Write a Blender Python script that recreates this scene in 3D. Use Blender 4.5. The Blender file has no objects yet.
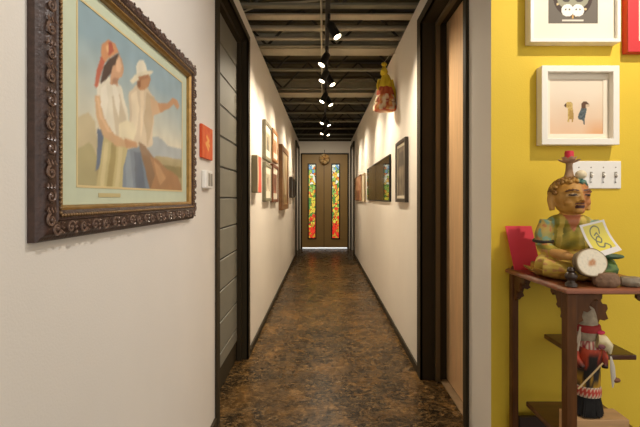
import bpy, bmesh, math, random
from mathutils import Vector, Matrix, noise

random.seed(7)
PI = math.pi
sc = bpy.context.scene
COL = sc.collection

# ------------------------------------------------------------------ camera, light, exposure
H = 1.25
F = 427.0
cd = bpy.data.cameras.new('camera')
cam = bpy.data.objects.new('camera', cd)
COL.objects.link(cam)
cam.location = (0, 0, H)
cam.rotation_euler = (PI / 2, 0, 0)
cd.sensor_width = 36
cd.lens = F / 640 * 36
cd.shift_x = -3 / 640
cd.shift_y = -15.5 / 640
cd.clip_start = 0.02
sc.camera = cam

w = bpy.data.worlds.new('world')
sc.world = w
w.use_nodes = True
w.node_tree.nodes['Background'].inputs[0].default_value = (1.0, 0.97, 0.93, 1)
w.node_tree.nodes['Background'].inputs[1].default_value = 1.12

vs = sc.view_settings
vs.view_transform = 'Standard'
vs.look = 'None'
vs.exposure = 0.0
vs.gamma = 1.0
vs.use_curve_mapping = False

def aim(o, p):
    d = Vector(p) - o.location
    o.rotation_euler = d.to_track_quat('-Z', 'Y').to_euler()

def spot(name, loc, to, watts, col, deg, blend=0.5, r=0.02):
    l = bpy.data.lights.new(name, 'SPOT')
    l.energy = watts
    l.color = col
    l.spot_size = math.radians(deg)
    l.spot_blend = blend
    l.shadow_soft_size = r
    o = bpy.data.objects.new(name, l)
    o.location = loc
    COL.objects.link(o)
    aim(o, to)
    return o

def area(name, loc, to, watts, col, sx, sy):
    l = bpy.data.lights.new(name, 'AREA')
    l.shape = 'RECTANGLE'
    l.size = sx
    l.size_y = sy
    l.energy = watts
    l.color = col
    o = bpy.data.objects.new(name, l)
    o.location = loc
    COL.objects.link(o)
    aim(o, to)
    return o

WARM = (1.0, 0.86, 0.66)
SOFT = (1.0, 0.90, 0.76)
HEAD_W = 70.0                                                       # each corridor spotlight
spot('gallery_lamp', (0.72, 1.25, 2.62), (-0.59, 1.40, 1.40), 56, (1.0, 0.96, 0.92), 100, 0.9, 0.025)
spot('gallery_lamp', (0.74, 0.10, 2.62), (-0.59, 0.35, 1.30), 26, (1.0, 0.96, 0.92), 105, 0.9, 0.025)
spot('gallery_lamp', (1.38, 0.84, 2.62), (1.00, 1.735, 1.42), 72, SOFT, 95, 0.8, 0.02)
area('room_fill', (1.6, -1.2, 2.9), (0.6, 1.0, 0.9), 22, SOFT, 1.4, 1.4)  # unseen soft fill added behind the camera
area('daylight_outside', (0.05, 11.6, 1.2), (0.05, 10.7, 0.0), 40, (0.85, 0.93, 1.0), 1.2, 0.6)

# ------------------------------------------------------------------ helpers
def lin(c):
    out = []
    for x in c[:3]:
        x = x / 255.0
        out.append(x / 12.92 if x <= 0.04045 else ((x + 0.055) / 1.055) ** 2.4)
    return tuple(out)

MATS = {}
def mat(name, rgb, rough=0.6, metal=0.0, vary=0.0, scale=8.0, bump=0.0, bscale=60.0, coat=0.0, stretch=None, spec=0.5):
    m = bpy.data.materials.new(name)
    m.use_nodes = True
    nt = m.node_tree
    b = nt.nodes['Principled BSDF']
    c = lin(rgb)
    b.inputs['Base Color'].default_value = (*c, 1)
    b.inputs['Roughness'].default_value = rough
    b.inputs['Metallic'].default_value = metal
    b.inputs['Specular IOR Level'].default_value = spec
    b.inputs['Coat Weight'].default_value = coat
    b.inputs['Coat Roughness'].default_value = 0.08
    tc = nt.nodes.new('ShaderNodeTexCoord')
    vec = tc.outputs['Object']
    if stretch:
        mp = nt.nodes.new('ShaderNodeMapping')
        mp.inputs['Scale'].default_value = stretch
        nt.links.new(vec, mp.inputs['Vector'])
        vec = mp.outputs['Vector']
    if vary:
        n = nt.nodes.new('ShaderNodeTexNoise')
        n.inputs['Scale'].default_value = scale
        n.inputs['Detail'].default_value = 6
        nt.links.new(vec, n.inputs['Vector'])
        r = nt.nodes.new('ShaderNodeValToRGB')
        r.color_ramp.elements[0].position = 0.3
        r.color_ramp.elements[1].position = 0.7
        r.color_ramp.elements[0].color = (*[x * (1 - vary) for x in c], 1)
        r.color_ramp.elements[1].color = (*[min(1, x * (1 + vary)) for x in c], 1)
        nt.links.new(n.outputs['Fac'], r.inputs['Fac'])
        nt.links.new(r.outputs['Color'], b.inputs['Base Color'])
    if bump:
        n2 = nt.nodes.new('ShaderNodeTexNoise')
        n2.inputs['Scale'].default_value = bscale
        n2.inputs['Detail'].default_value = 4
        nt.links.new(vec, n2.inputs['Vector'])
        bp = nt.nodes.new('ShaderNodeBump')
        bp.inputs['Strength'].default_value = bump
        bp.inputs['Distance'].default_value = 0.01
        nt.links.new(n2.outputs['Fac'], bp.inputs['Height'])
        nt.links.new(bp.outputs['Normal'], b.inputs['Normal'])
    MATS[name] = m
    return m

def painted(name, rough=0.5, coat=0.0, bump=0.0, spec=0.4):
    m = bpy.data.materials.new(name)
    m.use_nodes = True
    nt = m.node_tree
    b = nt.nodes['Principled BSDF']
    a = nt.nodes.new('ShaderNodeAttribute')
    a.attribute_name = 'Col'
    nt.links.new(a.outputs['Color'], b.inputs['Base Color'])
    b.inputs['Roughness'].default_value = rough
    b.inputs['Coat Weight'].default_value = coat
    b.inputs['Coat Roughness'].default_value = 0.04
    b.inputs['Specular IOR Level'].default_value = spec
    if bump:
        tc = nt.nodes.new('ShaderNodeTexCoord')
        n2 = nt.nodes.new('ShaderNodeTexNoise')
        n2.inputs['Scale'].default_value = 120
        nt.links.new(tc.outputs['Object'], n2.inputs['Vector'])
        bp = nt.nodes.new('ShaderNodeBump')
        bp.inputs['Strength'].default_value = bump
        bp.inputs['Distance'].default_value = 0.004
        nt.links.new(n2.outputs['Fac'], bp.inputs['Height'])
        nt.links.new(bp.outputs['Normal'], b.inputs['Normal'])
    return m

def emit(name, rgb, strength):
    m = bpy.data.materials.new(name)
    m.use_nodes = True
    b = m.node_tree.nodes['Principled BSDF']
    b.inputs['Base Color'].default_value = (*lin(rgb), 1)
    b.inputs['Emission Color'].default_value = (*lin(rgb), 1)
    b.inputs['Emission Strength'].default_value = strength
    return m

def wloc(o):
    v = Vector((0, 0, 0))
    while o is not None:
        v += o.location
        o = o.parent
    return v

class MB:
    def __init__(s):
        s.v = []
        s.f = []
        s.c = None
    def add(s, vs, fs):
        n = len(s.v)
        s.v += [Vector(p) for p in vs]
        s.f += [tuple(i + n for i in f) for f in fs]
        return s
    def box(s, x0, x1, y0, y1, z0, z1):
        return s.add([(x0, y0, z0), (x1, y0, z0), (x1, y1, z0), (x0, y1, z0), (x0, y0, z1), (x1, y0, z1), (x1, y1, z1), (x0, y1, z1)],
                     [(0, 3, 2, 1), (4, 5, 6, 7), (0, 1, 5, 4), (1, 2, 6, 5), (2, 3, 7, 6), (3, 0, 4, 7)])
    def prism(s, poly, off):
        n = len(poly)
        off = Vector(off)
        vs = [Vector(p) for p in poly] + [Vector(p) + off for p in poly]
        fs = [tuple(range(n - 1, -1, -1)), tuple(range(n, 2 * n))]
        fs += [(i, (i + 1) % n, n + (i + 1) % n, n + i) for i in range(n)]
        return s.add(vs, fs)
    def tube(s, pts, r, seg=8, flat=1.0, cap=True):
        pts = [Vector(p) for p in pts]
        n = len(pts)
        rs = r if isinstance(r, (list, tuple)) else [r] * n
        vs = []
        up = None
        for i, p in enumerate(pts):
            t = (pts[min(i + 1, n - 1)] - pts[max(i - 1, 0)]).normalized()
            if up is None:
                up = Vector((0, 0, 1)) if abs(t.z) < 0.9 else Vector((0, 1, 0))
            a = t.cross(up)
            if a.length < 1e-6:
                a = t.orthogonal()
            a.normalize()
            b = a.cross(t).normalized()
            up = b
            for k in range(seg):
                an = 2 * PI * k / seg
                vs.append(p + a * math.cos(an) * rs[i] + b * math.sin(an) * rs[i] * flat)
        fs = []
        for i in range(n - 1):
            for k in range(seg):
                k2 = (k + 1) % seg
                fs.append((i * seg + k, i * seg + k2, (i + 1) * seg + k2, (i + 1) * seg + k))
        if cap:
            fs.append(tuple(range(seg - 1, -1, -1)))
            fs.append(tuple((n - 1) * seg + k for k in range(seg)))
        return s.add(vs, fs)
    def lathe(s, prof, c=(0, 0, 0), seg=20, fx=None, axis=None):
        c = Vector(c)
        M = Matrix.Identity(3)
        if axis is not None:
            M = Vector((0, 0, 1)).rotation_difference(Vector(axis)).to_matrix()
        vs = []
        for (r, z) in prof:
            for k in range(seg):
                a = 2 * PI * k / seg
                rr, zz = (r, z) if fx is None else fx(r, z, a)
                vs.append(c + M @ Vector((rr * math.cos(a), rr * math.sin(a), zz)))
        fs = []
        for i in range(len(prof) - 1):
            for k in range(seg):
                k2 = (k + 1) % seg
                fs.append((i * seg + k, i * seg + k2, (i + 1) * seg + k2, (i + 1) * seg + k))
        fs.append(tuple(range(seg - 1, -1, -1)))
        fs.append(tuple((len(prof) - 1) * seg + k for k in range(seg)))
        return s.add(vs, fs)
    def ell(s, c, r, rot=None, seg=14, rings=9):
        c = Vector(c)
        if not isinstance(r, (tuple, list)):
            r = (r, r, r)
        M = rot if rot is not None else Matrix.Identity(3)
        vs = [c + M @ Vector((0, 0, -r[2]))]
        for i in range(1, rings):
            t = -PI / 2 + PI * i / rings
            for k in range(seg):
                a = 2 * PI * k / seg
                vs.append(c + M @ Vector((r[0] * math.cos(t) * math.cos(a), r[1] * math.cos(t) * math.sin(a), r[2] * math.sin(t))))
        vs.append(c + M @ Vector((0, 0, r[2])))
        fs = [(0, 1 + (k + 1) % seg, 1 + k) for k in range(seg)]
        for i in range(rings - 2):
            for k in range(seg):
                k2 = (k + 1) % seg
                fs.append((1 + i * seg + k, 1 + i * seg + k2, 1 + (i + 1) * seg + k2, 1 + (i + 1) * seg + k))
        L = len(vs) - 1
        b = 1 + (rings - 2) * seg
        fs += [(b + k, b + (k + 1) % seg, L) for k in range(seg)]
        return s.add(vs, fs)
    def sweep(s, O, R, U, N, w, h, prof):
        # mitred frame: prof is a closed list of (inset, height above the wall)
        O, R, U, N = map(Vector, (O, R, U, N))
        n = len(prof)
        vs = []
        for cx, cy, dx, dy in ((0, 0, 1, 1), (w, 0, -1, 1), (w, h, -1, -1), (0, h, 1, -1)):
            for (i, d) in prof:
                vs.append(O + R * (cx + dx * i) + U * (cy + dy * i) + N * d)
        fs = []
        for k in range(4):
            k2 = (k + 1) % 4
            for j in range(n):
                j2 = (j + 1) % n
                fs.append((k * n + j, k2 * n + j, k2 * n + j2, k * n + j2))
        return s.add(vs, fs)
    def build(s, name, m, parent=None, local=False, smooth=None, bevel=0.0, bseg=2, at=None, color=None):
        me = bpy.data.meshes.new(name)
        o = bpy.data.objects.new(name, me)
        COL.objects.link(o)
        base = Vector((0, 0, 0))
        if parent is not None:
            o.parent = parent
            if not local:
                base = wloc(parent)
        elif at is not None:
            o.location = at
            if not local:
                base = Vector(at)
        me.from_pydata([tuple(p - base) for p in s.v], [], s.f)
        bm = bmesh.new()
        bm.from_mesh(me)
        bmesh.ops.recalc_face_normals(bm, faces=bm.faces)
        bm.to_mesh(me)
        bm.free()
        me.materials.append(m)
        if color is not None:
            ca = me.color_attributes.new('Col', 'FLOAT_COLOR', 'POINT')
            for i, p in enumerate(s.v):
                ca.data[i].color = (*lin(color(p)), 1)
        if smooth is not None:
            for p in me.polygons:
                p.use_smooth = True
            me.set_sharp_from_angle(angle=math.radians(smooth))
        if bevel:
            b = o.modifiers.new('bevel', 'BEVEL')
            b.width = bevel
            b.segments = bseg
            b.limit_method = 'ANGLE'
            b.angle_limit = math.radians(40)
        return o

def tag(o, label, cat, group=None):
    o['label'] = label
    o['category'] = cat
    if group:
        o['group'] = group
    return o

def thing(name, label, cat, loc=(0, 0, 0), rz=0.0, group=None):
    o = bpy.data.objects.new(name, None)
    o.empty_display_size = 0.05
    COL.objects.link(o)
    o.location = loc
    o.rotation_euler = (0, 0, rz)
    return tag(o, label, cat, group)

def struct(o):
    o['kind'] = 'structure'
    return o

def copy_tree(o, parent=None):
    c = o.copy()
    COL.objects.link(c)
    c.parent = parent
    for ch in list(o.children):
        copy_tree(ch, c)
    return c

def P(px, py, Y):
    return Vector(((px - 323) * Y / F, Y, H - (py - 198) * Y / F))

def inpoly(x, y, poly):
    c = False
    n = len(poly)
    j = n - 1
    for i in range(n):
        xi, yi = poly[i]
        xj, yj = poly[j]
        if (yi > y) != (yj > y) and x < (xj - xi) * (y - yi) / (yj - yi) + xi:
            c = not c
        j = i
    return c

def dseg(x, y, pts):
    d = 1e9
    for (ax, ay), (bx, by) in zip(pts, pts[1:]):
        vx, vy = bx - ax, by - ay
        L = vx * vx + vy * vy
        t = 0 if L == 0 else max(0, min(1, ((x - ax) * vx + (y - ay) * vy) / L))
        d = min(d, math.hypot(x - ax - t * vx, y - ay - t * vy))
    return d

def mixc(a, b, t):
    t = max(0.0, min(1.0, t))
    return tuple(x + (y - x) * t for x, y in zip(a, b))

def nz(x, y, s, k=0.0):
    return noise.noise(Vector((x * s, y * s, k)))

def art(name, m, parent, O, R, U, w, h, nx, ny, fn):
    O, R, U = map(Vector, (O, R, U))
    base = wloc(parent)
    vs, cs, fs = [], [], []
    for j in range(ny + 1):
        for i in range(nx + 1):
            u, v = i / nx, j / ny
            vs.append(tuple(O + R * (w * u) + U * (h * v) - base))
            cs.append(lin([max(0, min(255, c)) for c in fn(u, v)]))
    for j in range(ny):
        for i in range(nx):
            a = j * (nx + 1) + i
            fs.append((a, a + 1, a + nx + 2, a + nx + 1))
    me = bpy.data.meshes.new(name)
    me.from_pydata(vs, [], fs)
    ca = me.color_attributes.new('Col', 'FLOAT_COLOR', 'POINT')
    for i, c in enumerate(cs):
        ca.data[i].color = (*c, 1)
    me.materials.append(m)
    o = bpy.data.objects.new(name, me)
    COL.objects.link(o)
    o.parent = parent
    return o

# ------------------------------------------------------------------ materials
M_wall = mat('cream_wall_paint', (226, 218, 206), 0.75, vary=0.03, scale=2, bump=0.08, bscale=180)
M_yellow = mat('yellow_wall_paint', (226, 192, 52), 0.7, vary=0.04, scale=2, bump=0.08, bscale=180)
M_dark = mat('dark_bronze_trim', (54, 45, 29), 0.6, vary=0.1, scale=5, spec=0.2)
M_slat = mat('slate_grey_door', (120, 117, 104), 0.5, vary=0.06, scale=5)
M_groove = mat('black_groove', (38, 34, 26), 0.7)
M_wood = mat('pale_oak_door', (224, 182, 134), 0.45, vary=0.10, scale=6, stretch=(6, 6, 0.5))
M_tan = mat('tan_door_paint', (164, 132, 76), 0.5, vary=0.06, scale=3)
M_deck = mat('dark_roof_deck', (92, 84, 60), 0.85, vary=0.15, scale=4)
M_steel = mat('taupe_steel', (124, 119, 98), 0.6, vary=0.1, scale=6)
M_pipe = mat('pale_conduit', (176, 164, 138), 0.5, vary=0.1, scale=6)
M_black = mat('black_metal', (30, 27, 23), 0.45)
M_plenum = mat('dark_plenum', (60, 52, 38), 0.9)
M_lens = emit('lamp_lens', (255, 236, 200), 14.0)
M_white = mat('white_lacquer', (240, 234, 222), 0.4, vary=0.02, scale=10)
M_mount = mat('cream_mount', (236, 226, 206), 0.8)
M_mint = mat('mint_mount', (196, 202, 174), 0.8, vary=0.03, scale=20)
M_gold = mat('dull_gold', (166, 128, 70), 0.4, metal=0.5, vary=0.2, scale=40)
M_carved = mat('carved_walnut', (66, 46, 38), 0.38, vary=0.35, scale=60, bump=0.2, bscale=150)
M_bead = mat('bronze_bead', (134, 104, 68), 0.35, metal=0.4, vary=0.2, scale=60)
M_print = painted('print_under_glass', 0.5, coat=0.25)
M_matte = painted('matte_print', 0.7)
M_red = mat('red_lacquer', (205, 48, 52), 0.4)
M_plate = mat('switch_plate_plastic', (238, 234, 226), 0.35)
M_grey = mat('grey_plastic', (150, 142, 128), 0.4)
M_table = mat('mahogany', (136, 78, 50), 0.35, vary=0.25, scale=8, stretch=(1, 6, 6), coat=0.2)
M_post = mat('dark_walnut', (92, 56, 24), 0.45, vary=0.25, scale=10, stretch=(6, 6, 1), spec=0.25)
M_paint = painted('painted_carving', 0.5, bump=0.3)
M_cloth = painted('painted_cloth', 0.9, bump=0.2)
M_browntrim = mat('brown_frame', (132, 92, 52), 0.45, vary=0.2, scale=20)
M_greentrim = mat('grey_green_frame', (128, 122, 98), 0.5, vary=0.15, scale=20)
M_orangetrim = mat('orange_wood_frame', (176, 122, 72), 0.45, vary=0.15, scale=20)
M_redtrim = mat('red_brown_frame', (118, 70, 46), 0.45, vary=0.15, scale=20)
M_blackframe = mat('black_brown_frame', (52, 42, 32), 0.4)

# floor: stained, polished concrete
def floor_mat():
    m = bpy.data.materials.new('stained_concrete')
    m.use_nodes = True
    nt = m.node_tree
    b = nt.nodes['Principled BSDF']
    tc = nt.nodes.new('ShaderNodeTexCoord')
    def nse(scale, detail, rough=0.6, stretch=None, dist=0.0):
        n = nt.nodes.new('ShaderNodeTexNoise')
        n.inputs['Scale'].default_value = scale
        n.inputs['Detail'].default_value = detail
        n.inputs['Roughness'].default_value = rough
        n.inputs['Distortion'].default_value = dist
        if stretch:
            mp = nt.nodes.new('ShaderNodeMapping')
            mp.inputs['Scale'].default_value = stretch
            nt.links.new(tc.outputs['Object'], mp.inputs['Vector'])
            nt.links.new(mp.outputs['Vector'], n.inputs['Vector'])
        else:
            nt.links.new(tc.outputs['Object'], n.inputs['Vector'])
        return n.outputs['Fac']
    def ramp(fac, stops):
        r = nt.nodes.new('ShaderNodeValToRGB')
        e = r.color_ramp.elements
        while len(e) < len(stops):
            e.new(0.5)
        for i, (p, c) in enumerate(stops):
            e[i].position = p
            e[i].color = (*c, 1)
        nt.links.new(fac, r.inputs['Fac'])
        return r.outputs['Color']
    def mix(f, a, c, mode='MIX'):
        x = nt.nodes.new('ShaderNodeMix')
        x.data_type = 'RGBA'
        x.blend_type = mode
        if isinstance(f, float):
            x.inputs[0].default_value = f
        else:
            nt.links.new(f, x.inputs[0])
        nt.links.new(a, x.inputs[6])
        nt.links.new(c, x.inputs[7])
        return x.outputs[2]
    big = ramp(nse(1.5, 5, 0.6, None, 0.5), [(0.36, lin((12, 9, 5))), (0.5, lin((50, 36, 18))), (0.64, lin((114, 80, 36)))])
    mid = ramp(nse(7, 6, 0.7, (1.0, 0.7, 1), 0.9), [(0.36, lin((8, 6, 4))), (0.5, lin((52, 38, 20))), (0.62, lin((136, 98, 50)))])
    fine = ramp(nse(24, 7, 0.85, (1.0, 1.5, 1), 0.9), [(0.38, lin((6, 5, 4))), (0.5, lin((46, 35, 22))), (0.60, lin((186, 148, 98)))])
    c = mix(0.36, mix(0.5, big, mid), fine)
    spk = ramp(nse(60, 3, 0.75, (1, 0.7, 1), 1.5), [(0.60, (0, 0, 0)), (0.67, (0.9, 0.9, 0.9))])
    spk2 = ramp(nse(2.2, 4, 0.7), [(0.48, (0.08, 0.08, 0.08)), (0.62, (1, 1, 1))])
    sm = mix(1.0, spk, spk2, 'MULTIPLY')
    pale = nt.nodes.new('ShaderNodeRGB')
    pale.outputs[0].default_value = (*lin((168, 146, 110)), 1)
    c = mix(sm, c, pale.outputs[0])
    b.inputs['Specular IOR Level'].default_value = 0.12
    nt.links.new(c, b.inputs['Base Color'])
    rr = nt.nodes.new('ShaderNodeMapRange')
    rr.inputs['To Min'].default_value = 0.18
    rr.inputs['To Max'].default_value = 0.36
    nt.links.new(nse(9, 5), rr.inputs['Value'])
    nt.links.new(rr.outputs['Result'], b.inputs['Roughness'])
    bp = nt.nodes.new('ShaderNodeBump')
    bp.inputs['Strength'].default_value = 0.10
    bp.inputs['Distance'].default_value = 0.01
    nt.links.new(nse(30, 5), bp.inputs['Height'])
    nt.links.new(bp.outputs['Normal'], b.inputs['Normal'])
    return m
M_floor = floor_mat()

# ------------------------------------------------------------------ the setting
XL, XR = -0.59, 0.6825
YE = 10.47
TOP = 2.64
DECK = 3.06
struct(MB().box(-2.1, 4.2, -3.0, YE + 0.06, -0.1, 0).build('floor', M_floor))
struct(MB().box(-2.1, 2.4, YE + 0.06, YE + 1.6, -0.1, -0.002).build('ground_outside', mat('pale_paving', (205, 205, 200), 0.8)))

# corrugated roof deck (one folded sheet)
dk = MB()
rib = []
y = -3.0
while y < YE + 0.3:
    rib += [(y, DECK), (y + 0.15, DECK), (y + 0.16, DECK + 0.012), (y + 0.19, DECK + 0.012), (y + 0.20, DECK)]
    y += 0.2
nr = len(rib)
dk.add([(-2.1, a, b) for a, b in rib] + [(4.2, a, b) for a, b in rib] + [(-2.1, a, b + 0.05) for a, b in rib] + [(4.2, a, b + 0.05) for a, b in rib],
       [(i, i + 1, nr + i + 1, nr + i) for i in range(nr - 1)] + [(2 * nr + i, 3 * nr + i, 3 * nr + i + 1, 2 * nr + i + 1) for i in range(nr - 1)])
struct(dk.build('ceiling', M_deck))

DL0, DL1, DLZ = 2.37, 3.33, 2.49            # left doorway
DR0, DR1, DRZ = 2.02, 2.95, 2.47            # right doorway
FL0, FL1 = 9.12, 10.2                       # far side doorways
FR0, FR1 = 9.25, 10.25
FZ = 2.44
wl = [(-3.0, 0), (DL0, 0), (DL0, DLZ), (DL1, DLZ), (DL1, 0), (FL0, 0), (FL0, FZ), (FL1, FZ), (FL1, 0), (YE + 0.14, 0), (YE + 0.14, TOP), (-3.0, TOP)]
struct(MB().prism([(XL, a, b) for a, b in wl], (-0.15, 0, 0)).build('wall_left', M_wall))
wr = [(1.735, 0), (DR0, 0), (DR0, DRZ), (DR1, DRZ), (DR1, 0), (FR0, 0), (FR0, FZ), (FR1, FZ), (FR1, 0), (YE + 0.14, 0), (YE + 0.14, TOP), (1.735, TOP)]
struct(MB().prism([(XR, a, b) for a, b in wr], (0.22, 0, 0)).build('wall_right', M_wall))
struct(MB().box(XR + 0.0005, 4.2, 1.7345, 1.80, 0, DECK).build('wall_yellow', M_yellow))
we = [(XL, 0), (-0.545, 0), (-0.545, 2.35), (0.632, 2.35), (0.632, 0), (XR, 0), (XR, TOP), (XL, TOP)]
struct(MB().prism([(a, YE, b) for a, b in we], (0, 0.14, 0)).build('wall_far', M_wall))
# dark space above the wall tops, closed by walls added to stop light leaks
struct(MB().box(-2.1, -2.0, -3.0, YE + 0.3, 0, DECK).build('light_block_left', M_plenum))
struct(MB().box(2.3, 2.4, 1.9, YE + 0.3, 0, DECK).build('light_block_right', M_plenum))
struct(MB().box(-2.0, 2.3, YE + 0.16, YE + 0.26, TOP - 0.1, DECK).build('light_block_far', M_plenum))

BB = 0.055
def baseboard(name, x0, x1, segs):
    for (a, b) in segs:
        struct(MB().box(x0, x1, a, b, 0, BB).build(name, M_dark, bevel=0.003))
baseboard('baseboard_left', XL, XL + 0.014, [(-3.0, DL0 - 0.05), (DL1 + 0.06, FL0 - 0.05), (FL1 + 0.05, YE)])
baseboard('baseboard_right', XR - 0.014, XR, [(1.735, DR0 - 0.03), (DR1 + 0.09, FR0 - 0.05), (FR1 + 0.05, YE)])
struct(MB().box(XR + 0.005, 4.2, 1.7205, 1.7345, 0, BB).build('baseboard_yellow', M_dark, bevel=0.003))

# door in the left wall: slatted grey leaf deep in a dark casing
def doorway_thing(name, label):
    o = bpy.data.objects.new(name, None)
    COL.objects.link(o)
    struct(o)
    o['label'] = label
    return o

d1 = doorway_thing('door_1', 'tall grey door of horizontal boards in a dark casing, left wall')
d1.location = (XL, (DL0 + DL1) / 2, 0)
def casing(y0, y1, z1, x_in, x_out, w0, w1, top):
    # near jamb, head and far jamb as one inverted U (outline in the wall plane)
    return [(y0 - w0, 0), (y0, 0), (y0, z1), (y1, z1), (y1, 0), (y1 + w1, 0), (y1 + w1, z1 + top), (y0 - w0, z1 + top)]
c = casing(DL0 + 0.02, DL1 - 0.02, DLZ - 0.02, 0, 0, 0.06, 0.07, 0.05)
m = MB().prism([(XL + 0.014, a, b) for a, b in c], (-0.0138, 0, 0))
c2 = casing(DL0 + 0.02, DL1 - 0.02, DLZ - 0.02, 0, 0, 0.0195, 0.0195, 0.0195)
m.prism([(XL + 0.0135, a, b) for a, b in c2], (-0.148, 0, 0))
m.build('door_casing', M_dark, d1)
c3 = casing(DL0 + 0.055, DL1 - 0.055, DLZ - 0.05, 0, 0, 0.036, 0.036, 0.031)
MB().prism([(XL - 0.035, a, b) for a, b in c3], (-0.035, 0, 0)).build('door_stop', M_dark, d1)
lf = MB()
zs = [0.01, 0.15] + [0.25 + 0.2 * k for k in range(12)] + [DLZ - 0.02]
prof = [(-0.665, 0.008)]
prof = []
for i, (a, b) in enumerate(zip(zs, zs[1:])):
    dx = -0.012 if i == 0 else 0
    prof += [(XL - 0.078 + dx, a + 0.005), (XL - 0.070 + dx, a + 0.009), (XL - 0.070 + dx, b - 0.007), (XL - 0.078 + dx, b - 0.003)]
prof += [(XL - 0.12, zs[-1]), (XL - 0.12, 0.012)]
lf.prism([(a, DL0 + 0.021, b) for a, b in prof], (0, DL1 - DL0 - 0.042, 0))
leaf = lf.build('door_leaf', M_slat, d1)
g = MB()
for z in zs[1:-1]:
    g.box(XL - 0.0785, XL - 0.0765, DL0 + 0.022, DL1 - 0.022, z - 0.006, z + 0.008)
g.build('groove', M_groove, leaf, local=False)
MB().box(XL - 0.08, XL - 0.076, DL0 + 0.022, DL1 - 0.022, 0.008, 0.15).build('kick_plate', M_dark, leaf)

# door in the right wall: pale oak leaf in a deep dark doorway
d2 = doorway_thing('door_2', 'pale oak door set deep in a dark doorway, right wall')
d2.location = (XR, (DR0 + DR1) / 2, 0)
c = casing(DR0 + 0.015, DR1 - 0.02, DRZ - 0.02, 0, 0, 0.04, 0.10, 0.06)
m = MB().prism([(XR - 0.016, a, b) for a, b in c], (0.0158, 0, 0))
c2 = casing(DR0 + 0.015, DR1 - 0.02, DRZ - 0.02, 0, 0, 0.0148, 0.0195, 0.0195)
m.prism([(XR - 0.0155, a, b) for a, b in c2], (0.234, 0, 0))
m.build('door_casing', M_dark, d2)
c3 = casing(DR0 + 0.035, DR1 - 0.045, DRZ - 0.045, 0, 0, 0.0198, 0.0248, 0.0248)
MB().prism([(XR + 0.085, a, b) for a, b in c3], (0.03, 0, 0)).build('door_stop', mat('olive_stop', (96, 80, 52), 0.5), d2)
MB().box(XR + 0.165, XR + 0.205, DR0 + 0.016, DR1 - 0.021, 0.012, DRZ - 0.021).build('door_leaf', M_wood, d2, bevel=0.003)
MB().box(XR + 0.12, XR + 0.215, DR0 + 0.016, DR1 - 0.021, 0.0, 0.007).build('threshold', mat('worn_sill', (150, 124, 92), 0.6, vary=0.2, scale=14), d2)

# far side doors (dark leaves seen edge-on)
for nm, x, s, a, b, t, lab in (('door_3', XL, 1, FL0, FL1, 0.15, 'dark doorway at the far end of the left wall'), ('door_4', XR, -1, FR0, FR1, 0.22, 'dark doorway at the far end of the right wall')):
    d = doorway_thing(nm, lab)
    d.location = (x, (a + b) / 2, 0)
    c = casing(a + 0.02, b - 0.02, FZ - 0.02, 0, 0, 0.07, 0.07, 0.06)
    m = MB().prism([(x + s * 0.03, p, q) for p, q in c], (-s * 0.0298, 0, 0))
    m.build('door_casing', M_dark, d)
    MB().box(min(x - s * 0.05, x - s * 0.10), max(x - s * 0.05, x - s * 0.10), a + 0.002, b - 0.002, 0.012, FZ - 0.002).build('door_leaf', M_dark, d, bevel=0.003)

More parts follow.
